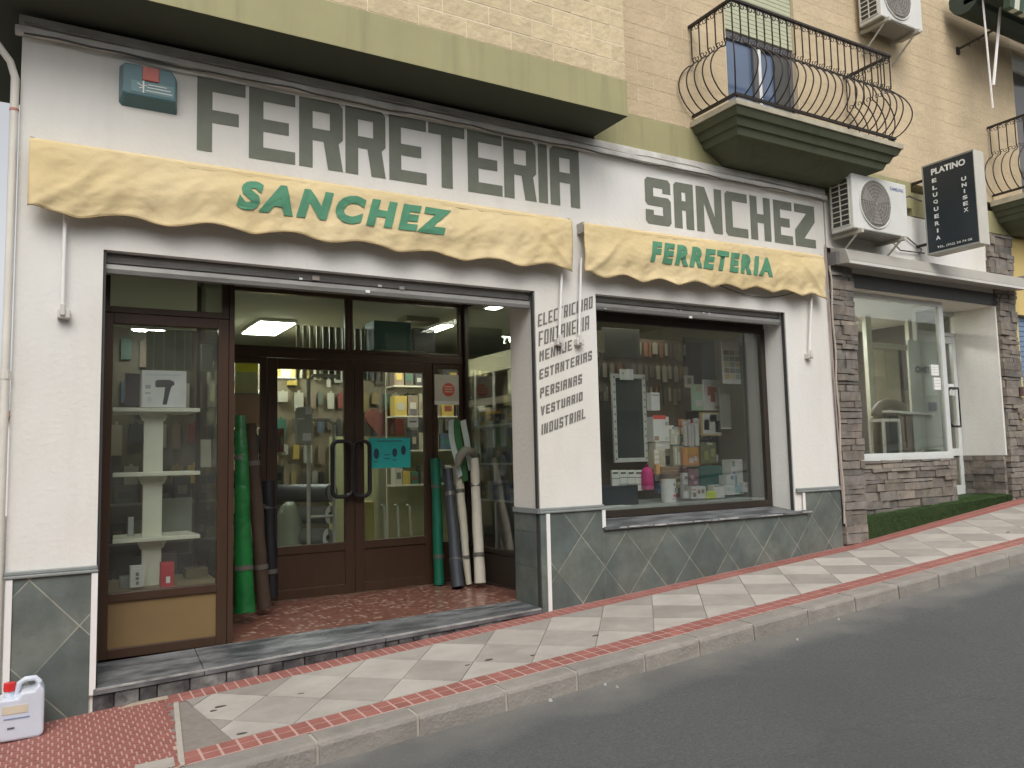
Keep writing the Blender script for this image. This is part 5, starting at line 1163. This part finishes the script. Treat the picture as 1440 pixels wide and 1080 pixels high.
# --- right display window
box('display_floor', pm((.50,.54,.52), .35), shop, 4.42, 6.80, .352, 1.22, 1.0, 1.125)
box('display_back', pm((.12,.09,.065)), shop, 4.38, 6.85, 1.235, 1.26, .9, 2.95)
box('display_side', pm((.10,.10,.09)), shop, 6.80, 6.85, .40, 1.235, 1.0, 2.95)
box('display_side', pm((.09,.09,.085)), shop, 4.36, 4.41, .46, 1.235, .96, 2.95)
lamp('ceiling_light', 'unseen added tube lighting the goods of the right display window from above', 4.9, 6.3, .95, 1.03, 3.29, emis('display_fill_tube', (1,.97,.88), 16))  # tube added out of sight above the header to brighten the display goods
MS = 'small packet hanging in rows on the dark board of the display window'
for r in range(3):
    z = 2.92-.26*r; x = 5.05 if r else 4.9
    while x < 6.5:
        w = rg.uniform(.025,.07); packet(x+w/2, 1.20, z, w, .02, rg.uniform(.14,.22), cc := rg.choice([(.30,.28,.20),(.36,.33,.25),(.18,.16,.12),(.26,.13,.08),(.12,.11,.09)]), '%s packet hanging in the %s row on the display window board' % (CN[cc], RW[r]), 'packets on the display window board'); x += w+rg.uniform(.02,.05)
# framed mirror / lit cabinet
T = thing('framed_mirror', 'tall white studded mirror frame at the left of the display window', 'mirror')
Ym = .80; a, b = at(863, 600, Ym).x, at(910, 600, Ym).x; c, d = at(885, 650, Ym).z, at(885, 526, Ym).z
f = MB(); tt = .045; f.box(a, a+tt, Ym, Ym+.03, c, d); f.box(b-tt, b, Ym, Ym+.03, c, d); f.box(a+tt, b-tt, Ym, Ym+.03, c, c+tt); f.box(a+tt, b-tt, Ym, Ym+.03, d-tt, d); f.build('frame', pm((.55,.56,.53), .4), T, bevel=.004)
box('glass', pm((.045,.055,.055), .08), T, a+tt, b-tt, Ym+.01, Ym+.02, c+tt, d-tt)
for k in range(12):
    for x in (a+tt/2, b-tt/2): z = c+(d-c)*(k+.5)/12; MB().box(x-.008, x+.008, Ym-.004, Ym-.0005, z-.012, z+.012).build('stud', pm((.22,.23,.22)), T)
pbox('backing_board', 'grey board hanging high at the left of the display window', 'board', 848, 462, 900, 503, 1.05, .02, pm((.10,.10,.085)))
T = thing('towel_pack', 'pack of white checked cloths hanging at the lower left of the display window', 'cloths')
for k in range(4):
    o, (a, b, c, d) = pxbox('cloth', pm((.75,.76,.72)), T, 861+11*k, 661, 871.5+11*k, 690-(0 if k else -4), .66, .03, .006)
    for q in (.3,.62): box('check_line', pm((.22,.24,.22)), T, a, b, .6565, .6595, c+(d-c)*q, c+(d-c)*q+.008)
    box('check_line', pm((.12,.13,.13)), T, a+.01, b-.02, .6565, .6595, d-.04, d-.02)
T = thing('pink_bottle', 'magenta bottle standing beside the white cloths in the display window', 'bottle')
p = at(910.5, 675, .62); z0_ = at(910, 688, .62).z; z1_ = at(910, 657, .62).z; MB().tube([(p.x,.62,z0_),(p.x,.62,z0_+.02),(p.x,.62,z1_-.05),(p.x,.62,z1_-.01),(p.x,.62,z1_)], [.05,.062,.062,.04,.02], 14).build('body', pm((.62,.03,.22), .4), T, smooth=True); MB().tube([(p.x,.62,z0_-.003),(p.x,.62,z0_+.035)], .0635, 14).build('base_band', pm((.48,.10,.22)), T); MB().tube([(p.x,.62,z1_-.003),(p.x,.62,z1_+.03)], .015, 8).build('cap', pm((.3,.02,.1)), T)
box('display_step', pm((.03,.04,.05)), shop, 4.44, 5.20, .55, 1.0, 1.127, 1.32)
D_ = lambda c, *a_: pm(br(c), *a_)
def P(name, lab, cat, *a_, **k_): return pbox(name, lab, cat, *a_, **k_)
P('product_box', 'white and red appliance box high left beside the mirror frame', 'box', 919, 586, 941, 621, .75, .12, D_((.60,.60,.58)), [(0,-.06,.8,.10,(.48,.05,.04)), (.75,.2,.95,.35,(.2,.2,.2)), (.05,.78,.32,.95,(.2,.12,.1)), (.7,.8,.95,.95,(.3,.3,.28)), (.3,.35,.6,.6,(.66,.66,.65))])
P('blister_card', 'pale blister card hanging near the top left of the mirror frame', 'card', 884, 519, 891, 534, .78, .03, D_((.42,.44,.38)))
T, _ = P('hanging_label', 'white cracked label hanging over the top of the mirror frame', 'card', 872, 519, 883, 534, .77, .01, D_((.36,.36,.32)), [(.3,.3,.5,.5,(.2,.2,.18))])
P('product_box', 'small white boxed lamp right of the mirror frame', 'box', 916, 552, 928, 577, .80, .08, D_((.50,.52,.50)), [(.1,.1,.9,.2,(.2,.2,.2)), (.3,.5,.9,.8,(.36,.38,.36))])
P('product_box', 'grey box stacked under the appliance box', 'box', 922, 622, 942, 632, .74, .12, D_((.30,.28,.26)), [(.05,.3,.9,.5,(.42,.4,.38))])
P('product_box', 'beige box of blister packs left in the display stack', 'box', 920, 632, 936, 660, .72, .12, D_((.30,.26,.20)), [(.05,.05,.4,.2,(.5,.46,.4)), (.05,.3,.4,.45,(.5,.46,.4)), (.05,.55,.4,.7,(.5,.46,.4)), (.55,.1,.9,.8,(.25,.24,.19))])
P('product_box', 'orange tipped packet below the beige box', 'packet', 923, 653, 930, 667, .66, .05, D_((.50,.20,.09)))
P('basket', 'brown basket holding packets in the middle of the display', 'basket', 930, 656, 955, 667, .64, .16, D_((.13,.085,.06)), [(0,.1,1,.2,(.2,.14,.1)), (0,.5,1,.6,(.2,.14,.1))])
T = thing('paint_bucket', 'white printed bucket with dark lid standing on the display floor', 'bucket')
p = at(943.5, 690, .52); z0_ = 1.127; z1_ = at(943, 673, .52).z; rr = .082
MB().tube([(p.x,.56,z0_),(p.x,.56,z1_)], [rr*.93, rr], 20).build('body', D_((.62,.62,.60)), T, smooth=True); MB().tube([(p.x,.56,z1_),(p.x,.56,z1_+.05)], rr*1.03, 20).build('lid', D_((.07,.055,.05)), T)
for (dx, dz, w, h, c) in ((.02,.17,.03,.03,(.15,.15,.15)), (.04,.10,.025,.05,(.1,.1,.12)), (.015,.06,.05,.02,(.45,.04,.06)), (.045,.045,.02,.04,(.5,.08,.08)), (.0,.03,.03,.012,(.3,.2,.3))):
    q = MB(); 
    for s_ in range(2): pass
    a0 = (dx/rr); a1 = ((dx+w)/rr); pts = [(p.x+rr*1.005*math.sin(a), .56-rr*1.005*math.cos(a)) for a in (a0-.25, (a0+a1)/2-.25, a1-.25)]
    for (xa, ya), (xb, yb) in zip(pts[:-1], pts[1:]): q.quad((xa,ya-.001,z0_+dz), (xb,yb-.001,z0_+dz), (xb,yb-.001,z0_+dz+h), (xa,ya-.001,z0_+dz+h))
    q.build('print', D_(c), T)
P('product_box', 'slim white box with dark print next to the bucket', 'box', 961, 665, 968, 701, .54, .05, D_((.60,.60,.58)), [(.4,.12,.9,.25,(.15,.12,.12)), (.1,.45,.9,.7,(.16,.14,.14)), (.5,.3,.9,.36,(.3,.3,.3))])
P('product_box', 'dark purple box behind the slim white box', 'box', 969, 660, 983, 688, .62, .08, D_((.12,.07,.09)), [(.2,.3,.5,.5,(.3,.2,.22)), (.5,.6,.8,.75,(.3,.2,.22))])
P('product_box', 'low cream box with three dark stove pictures on the display floor', 'box', 973, 684, 993, 701, .52, .08, D_((.60,.56,.48)), [(.08,.5,.3,.85,(.14,.09,.07)), (.42,.3,.58,.6,(.12,.08,.07)), (.68,.25,.88,.6,(.14,.1,.08)), (.05,.2,.3,.3,(.5,.1,.08))])
P('plastic_tub', 'lime green plastic tub on the display floor', 'tub', 994, 691, 1008, 701, .54, .08, D_((.30,.50,.03)), bev=.008)
P('jar_pack', 'pack of pale glass jars beside the lime tub', 'jars', 1004, 682, 1019, 700, .55, .10, D_((.40,.50,.45)), [(.05,.02,.95,.12,(.12,.15,.14)), (.45,.2,.55,1,(.3,.4,.37))])
P('product_box', 'pale cup box right of the jar pack', 'box', 1020, 682, 1034, 696, .60, .10, D_((.50,.55,.52)), [(.2,.25,.5,.6,(.25,.3,.28)), (.65,.3,.9,.5,(.3,.34,.32))])
P('product_box', 'pale blue appliance box stack at the right of the display', 'box', 1022, 668, 1034, 681, .62, .12, D_((.34,.42,.45)), [(.5,.1,.8,.5,(.12,.15,.2))])
P('product_box', 'tall pale blue kitchen appliance box at the right', 'box', 1029, 646, 1047, 695, .66, .14, D_((.42,.50,.52)), [(.05,.03,.3,.2,(.15,.18,.2)), (.6,.1,.8,.14,(.3,.3,.3)), (.25,.45,.42,.75,(.12,.2,.24)), (.2,.75,.7,.96,(.16,.26,.30)), (.1,.35,.3,.42,(.15,.15,.3))])
P('product_box', 'white mug box at the foot of the tall blue box', 'box', 1046, 678, 1056, 692, .60, .08, D_((.48,.46,.46)), [(.2,.2,.7,.5,(.25,.2,.22))])
P('doll_box', 'peach coloured picture box in the right corner of the display', 'box', 1053, 663, 1070, 700, .70, .10, D_((.42,.30,.24)), [(.0,.02,.95,.3,(.45,.40,.36)), (.3,.35,.75,.8,(.50,.24,.15)), (.05,.3,.3,.6,(.3,.14,.13))])
P('crate', 'olive gift basket wrapped in clear film above the peach box', 'basket', 1049, 647, 1068, 662, .78, .12, D_((.20,.20,.12)), [(.0,-.2,.4,.3,(.5,.52,.45)), (.5,-.35,.95,.25,(.42,.46,.36)), (.3,.1,.5,.2,(.6,.6,.5))])
P('storage_tub', 'dark teal storage tub low in the middle of the display', 'tub', 985, 655, 1022, 690, .80, .25, D_((.015,.07,.065)), bev=.02)
P('toy_pack', 'orange tool pack in the centre of the display', 'packet', 961, 629, 983, 655, .72, .10, D_((.42,.16,.07)), [(.1,.05,.85,.35,(.62,.20,.05)), (.38,.55,.62,.85,(.55,.52,.46)), (.68,.5,.88,.75,(.55,.52,.46)), (.0,.95,1,1.05,(.2,.12,.08))])
P('blister_card', 'grey utensils card left of the orange pack', 'card', 947, 627, 960, 655, .76, .06, D_((.20,.20,.15)), [(.2,.1,.35,.9,(.48,.48,.42)), (.5,.3,.7,.95,(.42,.42,.34)), (.75,.05,.9,.5,(.14,.14,.1))])
for i, (x0, x1, yt) in enumerate(((963,966.5,592), (968.5,972,590), (973,976,595), (978,983,588))):
    P('white_brush', 'white handled brush standing %s in the display' % ['leftmost', 'second from left', 'second from right', 'rightmost'][i], 'brush', x0, yt, x1, 627, .78, .03, D_((.50,.50,.46)), [(.2,.1,.8,.2,(.25,.25,.22))])
P('plastic_bag', 'clear bag of metal scourers between appliance box and brushes', 'bag', 943, 603, 957, 626, .82, .08, D_((.26,.26,.22)), [(.4,.4,.6,.95,(.5,.5,.46)), (.1,.1,.4,.3,(.34,.34,.3)), (.6,.15,.9,.4,(.36,.36,.32))], bev=.015)
P('picture_card', 'white card with dark red flower print upper middle of the display', 'card', 990, 534, 1013, 577, .90, .02, D_((.52,.47,.42)), [(.22,.22,.6,.52,(.22,.05,.045)), (.4,.45,.68,.72,(.26,.04,.04)), (.55,.25,.78,.42,(.24,.06,.05)), (.6,.85,.95,.95,(.25,.2,.18))])
P('mint_box', 'mint green box left of the flower card', 'box', 977, 540, 989, 577, .92, .06, D_((.24,.36,.27)), [(.1,.6,.9,.85,(.55,.6,.55)), (.2,.05,.8,.3,(.3,.26,.2))])
P('picture_card', 'small tilted photo card left above the mint box', 'card', 963, 528, 976, 545, .93, .01, D_((.30,.28,.24)), [(.3,.2,.7,.7,(.15,.14,.1))])
P('framed_picture', 'wooden framed picture with blue patch under the flower card', 'picture', 986, 580, 1014, 613, .86, .03, D_((.30,.22,.09)), [(.08,.05,.98,.93,(.40,.39,.34)), (.15,.3,.4,.75,(.14,.13,.14)), (.45,.1,.8,.4,(.52,.52,.48)), (.7,.35,.99,.85,(.03,.05,.2))])
P('herb_packet', 'olive seed packet below the framed picture', 'packet', 986, 622, 1008, 652, .90, .05, D_((.10,.10,.05)), [(.2,.4,.5,.8,(.2,.2,.08)), (.6,.3,.9,.7,(.22,.2,.1)), (.4,.02,.75,.12,(.3,.3,.26))])
# piled small goods
DC_ = [((.30,.03,.03),'red'),((.55,.53,.48),'white'),((.05,.10,.22),'navy'),((.36,.26,.10),'mustard'),((.12,.12,.11),'charcoal'),((.10,.20,.13),'green'),((.34,.16,.09),'rust orange'),((.42,.40,.34),'cream'),((.20,.24,.27),'slate blue')]
rq = random.Random(21); SHP = ['square','narrow','flat','tall','stubby']; seen = {}
for (x0, x1, y0, y1, Y, where) in ((915,960,604,660,.98,'behind the appliance box'), (958,1010,596,662,1.02,'behind the brushes and orange pack'), (1008,1062,640,692,1.0,'behind the pale blue boxes'), (925,1000,662,694,.84,'behind the bucket and stove box')):
    yy_ = y1
    while yy_ > y0:
        hh_ = rq.uniform(7, 13); xx_ = x0
        while xx_ < x1-3:
            ww_ = rq.uniform(5, 12); c, cn = rq.choice(DC_); sh_ = 'tall' if hh_ > ww_*1.5 else 'flat' if ww_ > hh_*1.4 else 'square'
            if rq.random() < .8:
                P('small_pack', 'small %s %s pack piled %s in the display window' % (cn, sh_, where), 'pack', xx_, yy_-hh_*rq.uniform(.75,1), xx_+ww_*.94, yy_, Y+rq.uniform(-.03,.05), .05, D_(c), [(.15,.2,.85,.45,rq.choice(DC_)[0]), (.2,.6,.5,.8,rq.choice(DC_)[0])] if rq.random() < .7 else [], 'small packs piled in the display window')
            xx_ += ww_
        yy_ -= hh_
# colour chart
T, (a, b, c, d) = P('colour_chart', 'white colour chart with grid of paint swatches hanging at upper right', 'chart', 1016, 482, 1058, 540, .62, .01, D_((.44,.43,.38)))
sw_ = [(.30,.22,.12),(.22,.16,.10),(.16,.10,.07),(.14,.12,.09),(.10,.10,.10),(.34,.30,.20),(.30,.24,.18),(.26,.22,.16),(.12,.13,.13),(.14,.15,.14),(.18,.22,.20),(.12,.16,.15),(.06,.08,.07),(.12,.15,.14),(.09,.10,.09)]
for i in range(5):
    for j in range(6):
        if j > 4 and i < 3: continue
        x = a+.02+(b-a-.04)*i/5; z = c+.05+(d-c-.07)*j/6; box('swatch', D_(sw_[(i*5+j*3) % 15]), T, x+.006, x+(b-a-.04)/5-.004, .6165, .6195, z+.004, z+(d-c-.07)/6-.008)
T, (a, b, c, d) = P('white_shelf_frame', 'pale grey hanging panel under the colour chart with dark bottle shape', 'panel', 1013, 542, 1060, 603, .80, .015, D_((.16,.17,.16)), [(.34,.05,.62,1,(.22,.25,.24)), (.62,.3,.68,1,(.06,.06,.06)), (.0,.97,1,1,(.4,.42,.38)), (.44,.82,.6,.87,(.45,.46,.42))])
for i, px in enumerate((1037, 1052)):
    T = thing('pole', ['pale mop pole standing in the display corner', 'dark mop pole right of the pale pole'][i], 'pole'); p = at(px, 640, .86); utube([(p.x,.86,1.13),(p.x,.86,2.0)], .022 if i == 0 else .01, D_((.20,.24,.22) if i == 0 else (.05,.05,.05)), T, 'pole')
o = MB().box(4.46, 4.95, .36, .50, 1.127, 1.137).build('sheet', D_((.55,.56,.54))); tag(o, 'flat papers lying at the left front of the display floor', 'paper'); o.name = 'loose_paper'

# ------------------------------------------------------------------ litter on the road and pavement
lamp_done = True; LT = pm((.40,.40,.39)); D_ = pm; rl = random.Random(4)
def ong(px, py, z0=Z0-.12):
    r = ray(px, py); t = (z0-CAM.z)/(r.z-SL*r.x); return CAM+r*t
for (px, py, s_, lab) in ((643,1012,.022,'white crumpled scrap in the gutter by the kerb'), (513,1050,.014,'tiny white scrap in the gutter at lower middle'), (774,986,.016,'white chip on the asphalt below the middle pier'), (851,964,.012,'small pale chip near the kerb, right of the middle'), (1121,901,.014,'white chip on the asphalt below the second kerb bend'), (1179,872,.012,'white chip in the gutter at the right'), (914,939,.013,'pale chip in the gutter below the display window'), (868,968,.010,'very small pale chip left of the gutter chip')):
    s_ *= .7; p = ong(px, py); n_ = 7; z = rz_(p.x, p.y)+.012
    bot = [(p.x+s_*1.3*(1+.3*rl.random())*math.cos(k*.8976), p.y+s_*(1+.3*rl.random())*math.sin(k*.8976), z-.010) for k in range(n_)]; top = [(p.x+(x-p.x)*.6, p.y+(y-p.y)*.6, z+s_*.4+rl.uniform(-.003,.003)) for x, y, _ in bot]
    o = MB().prism(bot, top).build('litter', LT); tag(o, lab, 'litter')
for (px, py) in ((310,994-0), (423,976), (688,928), (657,936), (749,922), (340,1032), (838,894), (1418,750), (300,1000)):
    p = ong(px, py, Z0); s_ = rl.uniform(.010,.018); z = gz(p.x, p.y)+.0025
    bot = [(p.x+s_*1.6*(1+.4*rl.random())*math.cos(k*.785), p.y+s_*.8*math.sin(k*.785), z) for k in range(8)]; top = [(x, y, z+.002) for x, y, _ in bot]
    MB().prism(bot, top).build('gum_spot', D_((.10,.085,.07)), pv)

# ------------------------------------------------------------------ far side of the street (seen only in the glass)
opp = thing('opposite_building', 'pale rendered row of houses across the street, seen only as reflection', 'building')
MB().box(-22, 30, -17.5, -11.2, -3, 6.1).build('wall', mat('opposite_render', (.23,.215,.18), .9, .1, .6), opp)
k = 0
for x in range(-20, 28, 3):
    for z in (1.4, 3.6):
        MB().box(x+.2, x+1.4, -11.22, -11.15, z, z+1.4).build('window', D_((.05,.06,.07), .1), opp)
op = struct(sheet('far_pavement', -45, 75, -11.3, -8.7, lambda x, y: Z0+SL*x+.0, PJOINT, 30, 1))
